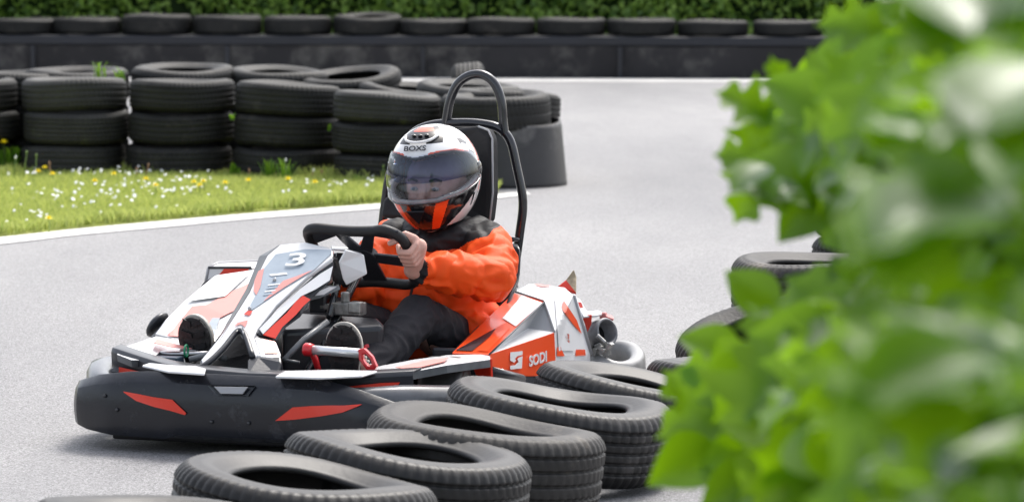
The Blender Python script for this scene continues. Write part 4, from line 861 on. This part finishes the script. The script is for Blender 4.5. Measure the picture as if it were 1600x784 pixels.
# roll hoop
hy = 1.42
e = empty('roll_hoop', (sx0, hy, .1), 0, kart); o0 = Vector((sx0, hy, .1))
bm = bmesh.new(); tube(bm, [Q(u, v, y=hy) for u, v in ((692, 215), (697, 190), (703, 158), (715, 132), (735, 118), (756, 118), (773, 132), (783, 158), (786, 190), (789, 212))], .0135, 14, curve=5); loc0(bmobj('top_arch', bm, M['tube'], e), o0)
bm = bmesh.new(); tube(bm, [Q(u, v, y=hy) for u, v in ((560, 560), (588, 430), (600, 330), (612, 262), (640, 214), (672, 196), (720, 192), (755, 194), (780, 201), (797, 220), (807, 260), (817, 315), (812, 365), (805, 415), (800, 455), (796, 540))], .0130, 14, curve=5); loc0(bmobj('main_frame', bm, M['tube'], e), o0)
bm = bmesh.new(); tube(bm, [Q(u, v, y=1.40) for u, v in ((762, 204), (769, 222), (768, 280), (764, 340), (758, 420))], .006, 10, curve=4); tube(bm, [Q(u, v, y=1.38) for u, v in ((766, 204), (773, 225), (772, 280), (768, 340))], .004, 8, curve=4)
for v_ in (374,): tube(bm, [Q(800, v_, y=1.38), Q(814, v_, y=1.42)], .007, 8)
loc0(bmobj('seat_stay', bm, M['tube'], e), o0)
# engine behind the seat
en = empty('engine', (-.22, 1.2, .06), 0, kart); bm = bmesh.new(); box(bm, (0, 0, .10), (.20, .24, .18)); box(bm, (.0, -.02, .21), (.14, .14, .05)); bmobj('block', bm, M['alloy'], en, False, bevel=.01)
bm = bmesh.new()
for i in range(7): box(bm, (-.01, -.13-.0*i, .05+.02*i), (.15, .03, .006))
bmobj('cooling_fins', bm, M['alloy'], en, False)
# ------------------------------------------------------------------ driver
def V3(*a): return Vector(a)
nk = V3(.145, 1.13, .50); hc = V3(.145, 1.095, .665)
shL, elL, wrL = V3(.285, 1.16, .465), V3(.362, .965, .395), V3(.204, .775, .430)
shR, elR, wrR = V3(.005, 1.16, .47), V3(-.035, .97, .36), V3(-.060, .80, .415)
hpL, knL, anL = V3(.22, 1.12, .17), V3(.205, .80, .290), V3(.168, .50, .165)
hpR, knR, anR = V3(.07, 1.12, .17), V3(-.04, .80, .28), V3(-.20, .50, .17)
HA = WP(.139, .030)          # left grip point on the rim
HB = WP(-.139, -.062)
body = [(V3(.145, 1.2, .20), .11, V3(.145, 1.17, .42), .12), (nk-V3(0, 0, .06), .055, nk+V3(0, -.01, .06), .05),
        (shL, .05, elL, .04), (elL, .038, wrL, .026), (shR, .05, elR, .04), (elR, .038, wrR, .026),
        (hpL, .075, knL, .052), (knL, .05, anL, .034), (hpR, .075, knR, .052), (knR, .05, anR, .034),
        (anL, .03, anL+V3(0, -.06, .05), .03), (anR, .03, anR+V3(0, -.06, .05), .03)]
# head inside the helmet: skull, jaw, nose, brow, cheeks
hf = lambda x, y, z: hc+V3(x, y, z-.034)
body += [(hf(0, .02, .03), .085, hf(0, 0, .0), .082), (hf(0, -.02, -.02), .066, hf(0, -.035, -.085), .036),
         (hf(0, -.082, .018), .008, hf(0, -.108, -.028), .013), (hf(-.018, -.094, -.03), .007, hf(.018, -.094, -.03), .007),
         (hf(-.034, -.070, .026), .014, hf(.034, -.070, .026), .014), (hf(.036, -.06, -.025), .020, hf(.034, -.062, -.035), .018), (hf(-.036, -.06, -.025), .020, hf(-.034, -.062, -.035), .018),
         (hf(-.016, -.080, -.056), .008, hf(.016, -.080, -.056), .008), (hf(0, -.068, -.092), .014, hf(0, -.07, -.094), .014), (hf(-.082, .01, -.02), .012, hf(-.082, .014, .02), .014), (hf(.082, .01, -.02), .012, hf(.082, .014, .02), .014)]
def hand(w, grip, s):
    """fist round the rim: palm behind the rim towards the driver, fingers over the outside, tips curl inward; s=+1 left hand, -1 right"""
    out = []
    rx = wu*s; up = wv; dn = -wn                      # rx points outward from the wheel centre, wn towards the driver
    pc_ = grip+rx*.016+dn*.020
    out += [(w, .024, pc_+up*(-.004)+rx*.006, .023), (pc_+up*.022, .016, pc_-up*.024, .016), (w*.4+pc_*.6, .024, pc_, .021)]
    for i, (L, r_) in enumerate(((.030, .0083), (.034, .0086), (.032, .0083), (.026, .0074))):
        o = up*(.026-.0180*i)
        k = grip+rx*(.026)+dn*(.004)+o                      # knuckle on the outer side
        m1 = grip+rx*(.016)-dn*(.024)+o                  # first joint in front of the rim (towards the viewer)
        m2 = grip-rx*(.014+.10*(L-.026))-dn*(.024)+o*.97            # middle segment crosses the rim
        tp = grip-rx*(.024)-dn*.002+o*.95                # tip curls behind
        out += [(pc_+o*.9+rx*.004, .013, k, r_*1.12), (k, r_*1.12, m1, r_*1.05), (m1, r_*1.05, m2, r_*.98), (m2, r_*.96, tp, r_*.85)]
    t0 = pc_+up*.028; out += [(t0, .014, grip+up*.052+dn*.016, .0115), (grip+up*.052+dn*.016, .0112, grip-rx*.026+up*.050-dn*.004, .0098), (grip-rx*.026+up*.050-dn*.004, .0098, grip-rx*.040+up*.046-dn*.010, .0078)]
    return out
body += hand(wrL, HA, 1)+hand(wrR, HB, -1)
per = blob('person', body, .0032, M['skin'], None, 3)
per.rotation_euler = (0, 0, -TH); per.location = (KX, KY, 0)
tag(per, 'kart driver in orange padded jacket and white full face helmet gripping the steering wheel', 'person')
# eyes and hair
for s_ in (-1, 1):
    bm = bmesh.new(); bmesh.ops.create_uvsphere(bm, u_segments=16, v_segments=12, radius=.0098, matrix=Matrix.Translation(hf(s_*.031, -.0770, .003)) @ Matrix.Diagonal((1.15, 1, .62, 1))); o = bmobj('eye', bm, mat('eye white', (.40, .37, .36), .3), per)
    bm = bmesh.new(); bmesh.ops.create_uvsphere(bm, u_segments=14, v_segments=8, radius=.0050, matrix=Matrix.Translation(hf(s_*.031, -.0850, .003)) @ Matrix.Diagonal((1, .5, .9, 1))); bmobj('iris', bm, mat('iris', (.03, .05, .07), .3), o)
    bm = bmesh.new(); tube(bm, [hf(s_*.018, -.090, .026), hf(s_*.034, -.088, .031), hf(s_*.050, -.076, .026)], .0035, 6); bmobj('eyebrow', bm, M['hair'], per)
bm = bmesh.new(); tube(bm, [hf(-.018, -.0905, -.054), hf(0, -.0925, -.0555), hf(.018, -.0905, -.054)], .003, 6); bmobj('lips', bm, mat('lips', (.45, .16, .14), .4), per)
# jacket: wrinkled padded shell
def wr(scale, amp, extra=None):
    def f(co):
        out = np.empty(len(co))
        for i, (x, y, z) in enumerate(co):
            q = Vector((x, y, z)); a_ = mnoise.noise(q*scale+Vector((3, 1, 2))); b_ = mnoise.noise(Vector((x*scale*2.2+a_*1.4, y*scale*1.3, z*scale*2.6)))
            r1 = 1-abs(b_)*2.4; out[i] = amp*(.55*a_+.75*r1-.4)
        return out
    return f
def quilt(co):
    base = wr(8, .0105)(co); 
    for i, (x, y, z) in enumerate(co):
        # sleeves: soft tucks along the forearm and upper arm
        p = Vector((x, y, z))
        for a_, b_ in ((shL, elL), (elL, wrL), (shR, elR), (elR, wrR)):
            d = b_-a_; t = (p-a_).dot(d)/d.length_squared
            if -.1 < t < 1.1 and (a_+d*t-p).length < .085:
                s_ = t*d.length; base[i] += .0062*(abs(math.sin(s_*48+2.2*mnoise.noise(p*13)))-.6)*(1+.6*mnoise.noise(p*9)); break
        else:
            base[i] += .0070*(abs(math.sin(z*34+1.8*mnoise.noise(p*7)+x*3))**.6-.7)
    return base
jk = [(V3(.145, 1.17, .19), .135, V3(.145, 1.145, .30), .140), (V3(.145, 1.15, .29), .140, V3(.145, 1.15, .40), .125), (V3(.09, 1.15, .40), .105, V3(.05, 1.16, .445), .070), (V3(.20, 1.15, .40), .105, V3(.245, 1.16, .445), .072),
      (V3(.08, 1.13, .26), .11, V3(.21, 1.13, .26), .11), (V3(.04, 1.16, .455), .060, V3(.25, 1.16, .455), .060),
      (shL+V3(-.02, 0, 0), .076, elL*.5+shL*.5+V3(.004, 0, 0), .075), (elL*.5+shL*.5, .074, elL, .066), (elL, .066, elL*.5+wrL*.5, .061), (elL*.5+wrL*.5, .061, wrL+V3(.022, .03, -.004), .046),
      (shR, .074, elR, .076), (elR, .074, wrR+V3(.0, .02, 0), .046), (V3(.07, 1.10, .26), .11, V3(.05, 1.08, .36), .10), (V3(.145, 1.08, .19), .105, V3(.16, 1.02, .20), .08), (V3(.25, 1.08, .20), .07, V3(.29, 1.06, .24), .05), (V3(.11, 1.10, .36), .10, V3(.18, 1.10, .36), .10)]
jac = blob('jacket', jk, .0046, [M['jacket'], M['cloth_black']], per, 5, quilt)
# black yoke: shoulders and collar area, by the wavy seam
me = jac.data; cen = np.empty(len(me.polygons)*3); me.polygons.foreach_get('center', cen); cen = cen.reshape(-1, 3); mi = np.zeros(len(cen), dtype=np.int32)
seam = .452+.010*np.abs(np.sin(cen[:, 0]*26+.6))-.22*np.abs(cen[:, 0]-.145)**1.0*0+.35*np.maximum(0, np.abs(cen[:, 0]-.145)-.04)
mi[(cen[:, 2] > seam) & (np.abs(cen[:, 0]-.145) < .17)] = 1
for w_ in (wrL, wrR): 
    e0 = elL if w_ is wrL else elR; d = (w_-e0).normalized(); t = (cen-np.array(e0))@np.array(d); near_ = np.linalg.norm(cen-np.array(w_), axis=1) < .10
    mi[near_ & (t > (w_-e0).length-.022)] = 1
me.polygons.foreach_set('material_index', mi)
blob('hood', [(V3(.05, 1.18, .505), .048, V3(.09, 1.10, .49), .04), (V3(.24, 1.18, .505), .048, V3(.20, 1.10, .49), .04), (V3(.09, 1.10, .49), .038, V3(.145, 1.065, .475), .034), (V3(.20, 1.10, .49), .038, V3(.145, 1.065, .475), .034), (V3(.05, 1.19, .50), .05, V3(.24, 1.19, .50), .05)], .006, M['cloth_black'], per, 4, wr(14, .006))
line('zip', [Q(565+0, 330, y=1.0)]*0+[V3(.120, 1.02, .42), V3(.115, .985, .34), V3(.12, .965, .26)], .004, M['cloth_black'], jac)
# trousers
tr = [(hpL+V3(0, .02, 0), .085, hpL*.5+knL*.5+V3(0, 0, .01), .070), (hpL*.5+knL*.5+V3(0, 0, .01), .070, knL+V3(0, 0, .012), .060), (knL+V3(0, 0, .012), .060, knL*.5+anL*.5+V3(0, .0, -.004), .054), (knL*.5+anL*.5, .052, anL+V3(0, -.0, .012), .044),
      (hpR+V3(0, .02, 0), .095, knR, .066), (knR, .066, anR, .046), (V3(.09, 1.16, .17), .10, V3(.20, 1.16, .17), .10)]
blob('trousers', tr, .0048, M['trouser'], per, 4, wr(11, .0065))
# shoes seen sole first
def shoe(c, yaw, tilt, nm):
    m = Matrix.Translation(c) @ Matrix.Rotation(R(yaw), 4, 'Z') @ Matrix.Rotation(R(tilt), 4, 'X')
    # local: z along the foot (heel 0 -> toe .24), -y is the sole direction
    out = [( -.028, .0), (-.036, .03), (-.034, .08), (-.040, .13), (-.050, .175), (-.044, .215), (-.018, .243), (.016, .243), (.040, .215), (.046, .175), (.036, .13), (.030, .08), (.034, .03), (.026, .0)]
    out = [(p.x, p.y) for p in catmull([(x, z, 0) for x, z in out], 3)]
    n_ = len(out); vs = [m @ Vector((x, 0, z)) for x, z in out]+[m @ Vector((x*.97, .012, z*.985+.002)) for x, z in out]
    s = mk(nm, vs, [tuple(range(n_))]+[(i, n_+i, n_+(i+1) % n_, (i+1) % n_) for i in range(n_)]+[tuple(range(n_, 2*n_))[::-1]], M['sole'], per, bevel=.003)
    vs = [m @ Vector((x*1.06, .0125, (z-.12)*1.04+.12)) for x, z in out]+[m @ Vector((x*1.0, .030, (z-.12)*1.0+.12)) for x, z in out]
    mk('midsole', vs, [tuple(range(n_))]+[(i, n_+i, n_+(i+1) % n_, (i+1) % n_) for i in range(n_)]+[tuple(range(n_, 2*n_))[::-1]], M['midsole'], s, bevel=.003)
    bm = bmesh.new()
    for j in range(7):     # tread lugs
        zz = .022+.033*j; wdt = .026 if j in (2, 3) else (.034 if j in (4, 5) else .026)
        for sx_ in (-1, 1):
            v = [bm.verts.new(m @ Vector(p)) for p in ((sx_*.004, -.003, zz), (sx_*wdt, -.003, zz+.010), (sx_*wdt, -.003, zz+.024), (sx_*.004, -.003, zz+.014))]
            bm.faces.new(v if sx_ > 0 else v[::-1])
    o = bmobj('tread_lug', bm, M['cloth_black'], s, False); md = o.modifiers.new('s', 'SOLIDIFY'); md.thickness = .004; md.offset = 0
    up_ = [(m @ Vector((0, .045, .045)), .034, m @ Vector((0, .045, .12)), .032), (m @ Vector((0, .040, .12)), .034, m @ Vector((0, .036, .20)), .030), (m @ Vector((0, .05, .05)), .034, m @ Vector((0, .105, .045)), .038)]
    blob('upper', up_, .005, M['cloth_black'] if nm != 'x' else M['white'], s, 3)
sc_l = Q(533, 588, y=.36); shoe(Vector((sc_l.x, .40, .075)), 8, 10, 'shoe')
sc_r = Q(316, 556, y=.36); shoe(Vector((Q(316, 545, y=.40).x, .40, .085)), -4, 14, 'shoe')
bm = bmesh.new(); p = anL
for i in range(5): tube(bm, [Q(562+i*4, 560+i*6, y=.40), Q(572+i*4, 558+i*6, y=.39)], .004, 6)
bmobj('laces', bm, M['midsole'], per)
# helmet ------------------------------------------------
hel = empty('helmet', hc, 0, per)
HR = Matrix.Rotation(R(-3), 4, 'Y') @ Matrix.Rotation(R(4), 4, 'X')
def hpos(az, el, off=0):
    """az 0 = straight ahead (-y), + towards the driver's left; el in degrees"""
    a_, e_ = R(az), R(el); c = math.cos(e_); s = math.sin(e_)
    rx, ryf, ryb, rzu, rzd = .124, .158, .160, .150, .150
    cx = math.sin(a_)*c; cy = -math.cos(a_)*c
    front = max(0, math.cos(a_)); 
    x = rx*math.copysign(abs(cx)**.93, cx); y = (ryf if cy < 0 else ryb)*math.copysign(abs(cy)**.95, cy); z = (rzu if s > 0 else rzd)*s
    if el < 0:
        k = min(1, -el/50); y -= .026*front**2*math.sin(min(1, k*1.2)*math.pi*.5)*(1-.35*k); x *= 1-.05*k; z *= 1.0+.08*front**2
    if el > 25: k = (el-25)/65; z -= .004*k
    d = Vector((x, y, z)); return HR @ (d+d.normalized()*off)
def eye_lo(az): a_ = abs(az); return np.interp(a_, [0, 30, 60, 85, 105], [-18, -17.5, -13, -6, 2])
def eye_hi(az): a_ = abs(az); return np.interp(a_, [0, 12, 35, 60, 85, 105], [27, 29, 32, 32, 26, 10])
NA, NE = 300, 150; vs = []; mats_ = [M['white'], mat('gloss black', (.010, .010, .012), .12, .6, coat=.6), M['orange'], mat('dark vent mesh', (.012, .013, .016), .25), M['greyfacet']]
M['hwhite'] = mats_[0] = mat('helmet white', (.80, .79, .78), .14, .5, coat=.5)
rows_ = []
for j in range(NE+1):
    el = -62+152*j/NE
    rows_.append(len(vs))
    for i in range(NA):
        az = -180+360*i/NA; vs.append(hpos(az, min(el, 89.9)))
fs = []; mi = []
for j in range(NE):
    el = -62+152*(j+.5)/NE
    for i in range(NA):
        az = -180+360*(i+.5)/NA; aa = abs(az)
        if aa < 100 and eye_lo(az)+1.5 < el < eye_hi(az)-1.5: continue
        m = 0
        lo_, hi_ = eye_lo(az), eye_hi(az)
        if el < lo_+1.5 and aa < 118:
            d = lo_-el
            m = 0 if d < 3.0 else 1
            if aa < 20+(-el)*.0 and el < lo_-3: m = 1
            sl = 27+(-el-20)*-.30
            if sl < aa < sl+17 and d > 3.0 and el > -58: m = 2
            if aa >= sl+17 and d > 3.0: m = 1
            if aa > 48+(el+58)*1.0: m = 0
            if aa > 80 and -34 < el < -18 and (int((az+200)/5.5) % 2 == 0) and aa < 116: m = 1
            pass
        elif el >= hi_-1.5 and aa < 105:
            d = el-hi_
            if d < .8 : m = 1
            elif d < 2.6 and aa > 18: m = 2
            if 44 < el < 78 and aa < 44+(el-44)*.5: m = 3
            if 44 < el <= 47 and aa < 14: m = 0
            if 66 < el < 76 and aa < 34: m = 2
            if 76 < aa < 100 and el < hi_+20 and mnoise.noise((az*.08, el*.08, 1)) > -.1: m = 1
        if m == 0 and aa >= 100:
            if -30 < el < 20 and aa > 128: m = 1
            if abs(aa-104-el*.2) < 2 and el < 45: m = 2
        if el < -58: m = 1
        fs.append((rows_[j]+i, rows_[j]+(i+1) % NA, rows_[j+1]+(i+1) % NA, rows_[j+1]+i)); mi.append(m)
top = len(vs); vs.append(hpos(0, 90))
for i in range(NA): fs.append((rows_[NE]+i, rows_[NE]+(i+1) % NA, top)); mi.append(0)
sh = mk('shell', vs, fs, mats_, hel, True, mi=mi, solid=.012)
# inner lining keeps the inside dark
blobv = [hpos(az, el, -.014)*1.0 for el in (-58, -45, -30) for az in range(-180, 180, 12)]
n_ = 30; mk('chin_lining', blobv, [(j*n_+i, j*n_+(i+1) % n_, (j+1)*n_+(i+1) % n_, (j+1)*n_+i) for j in range(2) for i in range(n_)], M['cloth_black'], hel, True, solid=.012)
# visor
vm = bpy.data.materials.new('clear smoked visor'); vm.use_nodes = True; n_t = vm.node_tree; n_t.nodes.remove(n_t.nodes['Principled BSDF'])
tr_ = n_t.nodes.new('ShaderNodeBsdfTransparent'); tr_.inputs[0].default_value = (.84, .87, .92, 1); gl = n_t.nodes.new('ShaderNodeBsdfGlossy'); gl.inputs['Roughness'].default_value = .04; gl.inputs[0].default_value = (.9, .95, 1, 1)
lw = n_t.nodes.new('ShaderNodeFresnel'); lw.inputs[0].default_value = 1.62; mxs = n_t.nodes.new('ShaderNodeMixShader'); n_t.links.new(lw.outputs[0], mxs.inputs[0]); n_t.links.new(tr_.outputs[0], mxs.inputs[1]); n_t.links.new(gl.outputs[0], mxs.inputs[2]); n_t.links.new(mxs.outputs[0], n_t.nodes['Material Output'].inputs[0])
vs = []; fs = []; na, ne = 80, 20
for i in range(na+1):
    az = -96+192*i/na
    for j in range(ne+1):
        el = (eye_lo(az)-1.5)+(eye_hi(az)-eye_lo(az)+3)*j/ne; vs.append(hpos(az, el, .0055))
fs = [(i*(ne+1)+j, (i+1)*(ne+1)+j, (i+1)*(ne+1)+j+1, i*(ne+1)+j+1) for i in range(na) for j in range(ne)]
vz = mk('visor', vs, fs, vm, hel, True)
bm = bmesh.new(); tube(bm, [hpos(-96+192*i/60, eye_lo(-96+192*i/60)-1.8, .006) for i in range(61)], .0028, 6); bmobj('seal', bm, mats_[1], vz)
for s_ in (-1, 1):
    bm = bmesh.new(); bmesh.ops.create_uvsphere(bm, u_segments=20, v_segments=10, radius=.022, matrix=Matrix.Translation(hpos(s_*97, 6, .002)) @ Matrix.Diagonal((.3, 1, 1, 1))); bmobj('pivot', bm, mats_[1], vz)
vs = []; fs = []
for i in range(41):
    az = -92+184*i/40
    for j in range(7): vs.append(hpos(az, 2+(eye_hi(az)-1)*j/6-3*math.cos(R(az)), -.016))
fs = [(i*7+j, (i+1)*7+j, (i+1)*7+j+1, i*7+j+1) for i in range(40) for j in range(6)]
bm_ = bpy.data.materials.new('blue sun shield'); bm_.use_nodes = True; nn_ = bm_.node_tree; nn_.nodes.remove(nn_.nodes['Principled BSDF']); a1_ = nn_.nodes.new('ShaderNodeBsdfTransparent'); a1_.inputs[0].default_value = (.42, .50, .74, 1); a2_ = nn_.nodes.new('ShaderNodeBsdfDiffuse'); a2_.inputs[0].default_value = (.12, .17, .32, 1); a3_ = nn_.nodes.new('ShaderNodeMixShader'); a3_.inputs[0].default_value = .16
nn_.links.new(a1_.outputs[0], a3_.inputs[1]); nn_.links.new(a2_.outputs[0], a3_.inputs[2]); nn_.links.new(a3_.outputs[0], nn_.nodes['Material Output'].inputs[0])
mk('sun_shield', vs, fs, bm_, hel, True)
# chin vent and brow logo
p0 = hpos(0, -32, .004); du = (hpos(6, -32, .004)-hpos(-6, -32, .004)).normalized(); dv = (hpos(0, -26, .004)-hpos(0, -38, .004)).normalized()
cv = [p0+du*.028+dv*.016, p0-du*.028+dv*.016, p0-dv*.030]
mk('chin_vent', cv, [(0, 1, 2)], mats_[3], hel, solid=.006, bevel=.002, off=1)
p0 = hpos(-1, 38, .0045); du = (hpos(6, 38)-hpos(-6, 38)).normalized(); dv = (hpos(0, 38)-hpos(0, 28)).normalized(); text('brow_lettering', 'BOXS', p0, du, dv, .021, mats_[1], hel, sx=1.25, bold=.02)
p0 = hpos(84, -31, .004); du = (hpos(92, -27)-hpos(76, -35)).normalized(); dv = (hpos(84, -26)-hpos(84, -36)).normalized()
bm = bmesh.new(); tube(bm, [hpos(-40, 56, .003), hpos(-22, 48, .006), hpos(0, 45, .007), hpos(22, 48, .006), hpos(40, 56, .003)], .004, 8, curve=3); bmobj('vent_lip', bm, M['hwhite'], hel)
for a_ in (-14, 0, 14):
    p0 = hpos(a_, 57, .003); bm = bmesh.new(); bmesh.ops.create_uvsphere(bm, u_segments=10, v_segments=6, radius=.006, matrix=Matrix.Translation(p0) @ Matrix.Diagonal((1.3, 1, .6, 1))); bmobj('vent_button', bm, mats_[1], hel)
# ------------------------------------------------------------------ foreground bush along the camera's right
bush = empty('bush', (.75, 3.4, 0)); tag(bush, 'out of focus leafy green bush filling the right edge close to the camera', 'bush')
binv = Matrix.Translation((-.75, -3.4, 0))
lob, lof = leaf_tpl(True); ova, ovf = leaf_tpl(False)
SIL = [(-200, 1340), (0, 1335), (60, 1350), (100, 1290), (135, 1190), (160, 1180), (230, 1180), (300, 1200), (335, 1310), (410, 1310), (440, 1260), (470, 1195), (540, 1140), (600, 1095), (640, 1090), (700, 1110), (760, 1085), (784, 1085), (1100, 1090)]
def silx(v): return np.interp(v, [s_[0] for s_ in SIL], [s_[1] for s_ in SIL])
P_ = []; U_ = []; N_ = []; S_ = []
def put(p, size, nrm=None, up=None):
    P_.append(tuple(p)); S_.append(size)
    N_.append(nrm or (random.gauss(-.30, .5), random.gauss(-.35, .5), random.gauss(.60, .45))); U_.append(up or (random.gauss(-.5, .6), random.gauss(-.3, .5), random.gauss(-.25, .6)))
while len(P_) < 4800:
    Y = random.uniform(2.3, 6.4); z = random.uniform(.0, 2.1) if random.random() < .25 else random.uniform(H-Y*.155-.12, H-Y*.018+.1)
    if z < .02: continue
    X0_, v_ = (lambda r_: r_)(((0), 392+F*math.tan(math.atan((H-z)/Y)-PT)))
    base = (silx(v_)+58-800)/F*5.0
    if Y < 4.3: base = max(base, (1215+(4.3-Y)*60-800)/F*Y)
    if Y > 5.1: base += (Y-5.1)*.12
    d = random.random()**1.7*.75
    put((base+d+.03*mnoise.noise((Y*3, z*6, 0)), Y, z), random.uniform(.08, .13)*(1 if Y > 3 else .9))
nb = len(P_)
# leaves that stand out on the silhouette
for u, v_, Y, s_, up_, n_ in ((1165, 165, 4.9, .085, (-.9, 0, .5), (.3, -.8, .5)), (1190, 205, 4.9, .09, (-.2, 0, 1), (-.2, -.9, .3)), (1165, 245, 4.85, .08, (-1, 0, .1), (.1, -.9, .4)), (1180, 300, 4.9, .095, (-.5, 0, -.8), (-.1, -.9, .4)), (1215, 130, 4.9, .07, (-.1, 0, 1), (.5, -.8, .1)),
        (1330, 40, 4.7, .085, (-1, 0, .1), (0, -.9, .4)), (1175, 455, 4.9, .085, (-.7, 0, .7), (.1, -.9, .4)), (1110, 540, 5.0, .085, (-.9, 0, .4), (.1, -.8, .5)), (1085, 625, 4.9, .11, (-.6, 0, .7), (.2, -.9, .3)), (1090, 665, 4.85, .11, (-.9, 0, -.2), (-.1, -.9, .4)), (1070, 725, 4.8, .105, (-.85, 0, -.55), (.25, -.85, .5)), (1115, 590, 4.9, .10, (-.6, 0, .2), (0, -.9, .3)),
        (1250, 150, 4.8, .1, (-.8, 0, .5), (0, -.9, .4)), (1225, 270, 4.8, .11, (-.8, 0, .3), (0, -.9, .4)), (1260, 330, 4.8, .1, (-.6, 0, -.7), (0, -.9, .4)), (1150, 600, 4.8, .11, (-.8, 0, -.3), (0, -.9, .4)), (1150, 720, 4.8, .11, (-.8, 0, -.4), (0, -.9, .4)), (1150, 770, 4.7, .11, (-.8, 0, -.6), (0, -.9, .5))):
    put(atY(u, v_, Y), s_*.95, n_, up_)
# glossy leaves lying flat enough to mirror the sky, nearest the camera
for u, v_, Y in ((1450, 360, 2.25), (1430, 610, 2.25), (1470, 560, 2.3), (1180, 290, 4.6), (1560, 170, 2.3), (1500, 10, 2.4), (1420, 200, 3), (1215, 300, 4.6), (1200, 500, 4.6)):
    for k_ in range(3): put(atY(u+random.uniform(-15, 15), v_+random.uniform(-15, 15), Y), .105 if Y < 2.5 else .065, (random.uniform(-.15, .15), random.uniform(-.55, -.25), 1), (random.uniform(-1, 1), -.6, 0))
P_ = np.array(P_); N_ = np.array(N_); U_ = np.array(U_); S_ = np.array(S_); sel = rng.random(len(P_)) < .6; sel[nb:] = rng.random(len(P_)-nb) < .5
Va, Fa = scatter(lob, lof, P_[sel], N_[sel], U_[sel], S_[sel]); Vb, Fb = scatter(ova, ovf, P_[~sel], N_[~sel], U_[~sel], S_[~sel])
o = quick('foliage', np.concatenate([Va, Vb]), np.concatenate([Fa, Fb+len(Va)]), M['leaf']); o.data.transform(binv); o.parent = bush
bm = bmesh.new()
for i in range(34):
    y = random.uniform(1.6, 6.0); x = random.uniform(.75, 1.2); p = Vector((x, y, 0)); pts = [p]
    for k_ in range(5): p = p+Vector((random.uniform(-.10, .05), random.uniform(-.08, .08), random.uniform(.25, .42))); pts.append(p)
    tube(bm, pts, [.013, .011, .009, .007, .005, .003], 6)
    for q in pts[1:]: tube(bm, [q, q+Vector((random.uniform(-.18, .1), random.uniform(-.12, .12), random.uniform(.0, .18)))], [.004, .002], 5)
o = bmobj('stem', bm, M['bark']); o.data.transform(binv); o.parent = bush
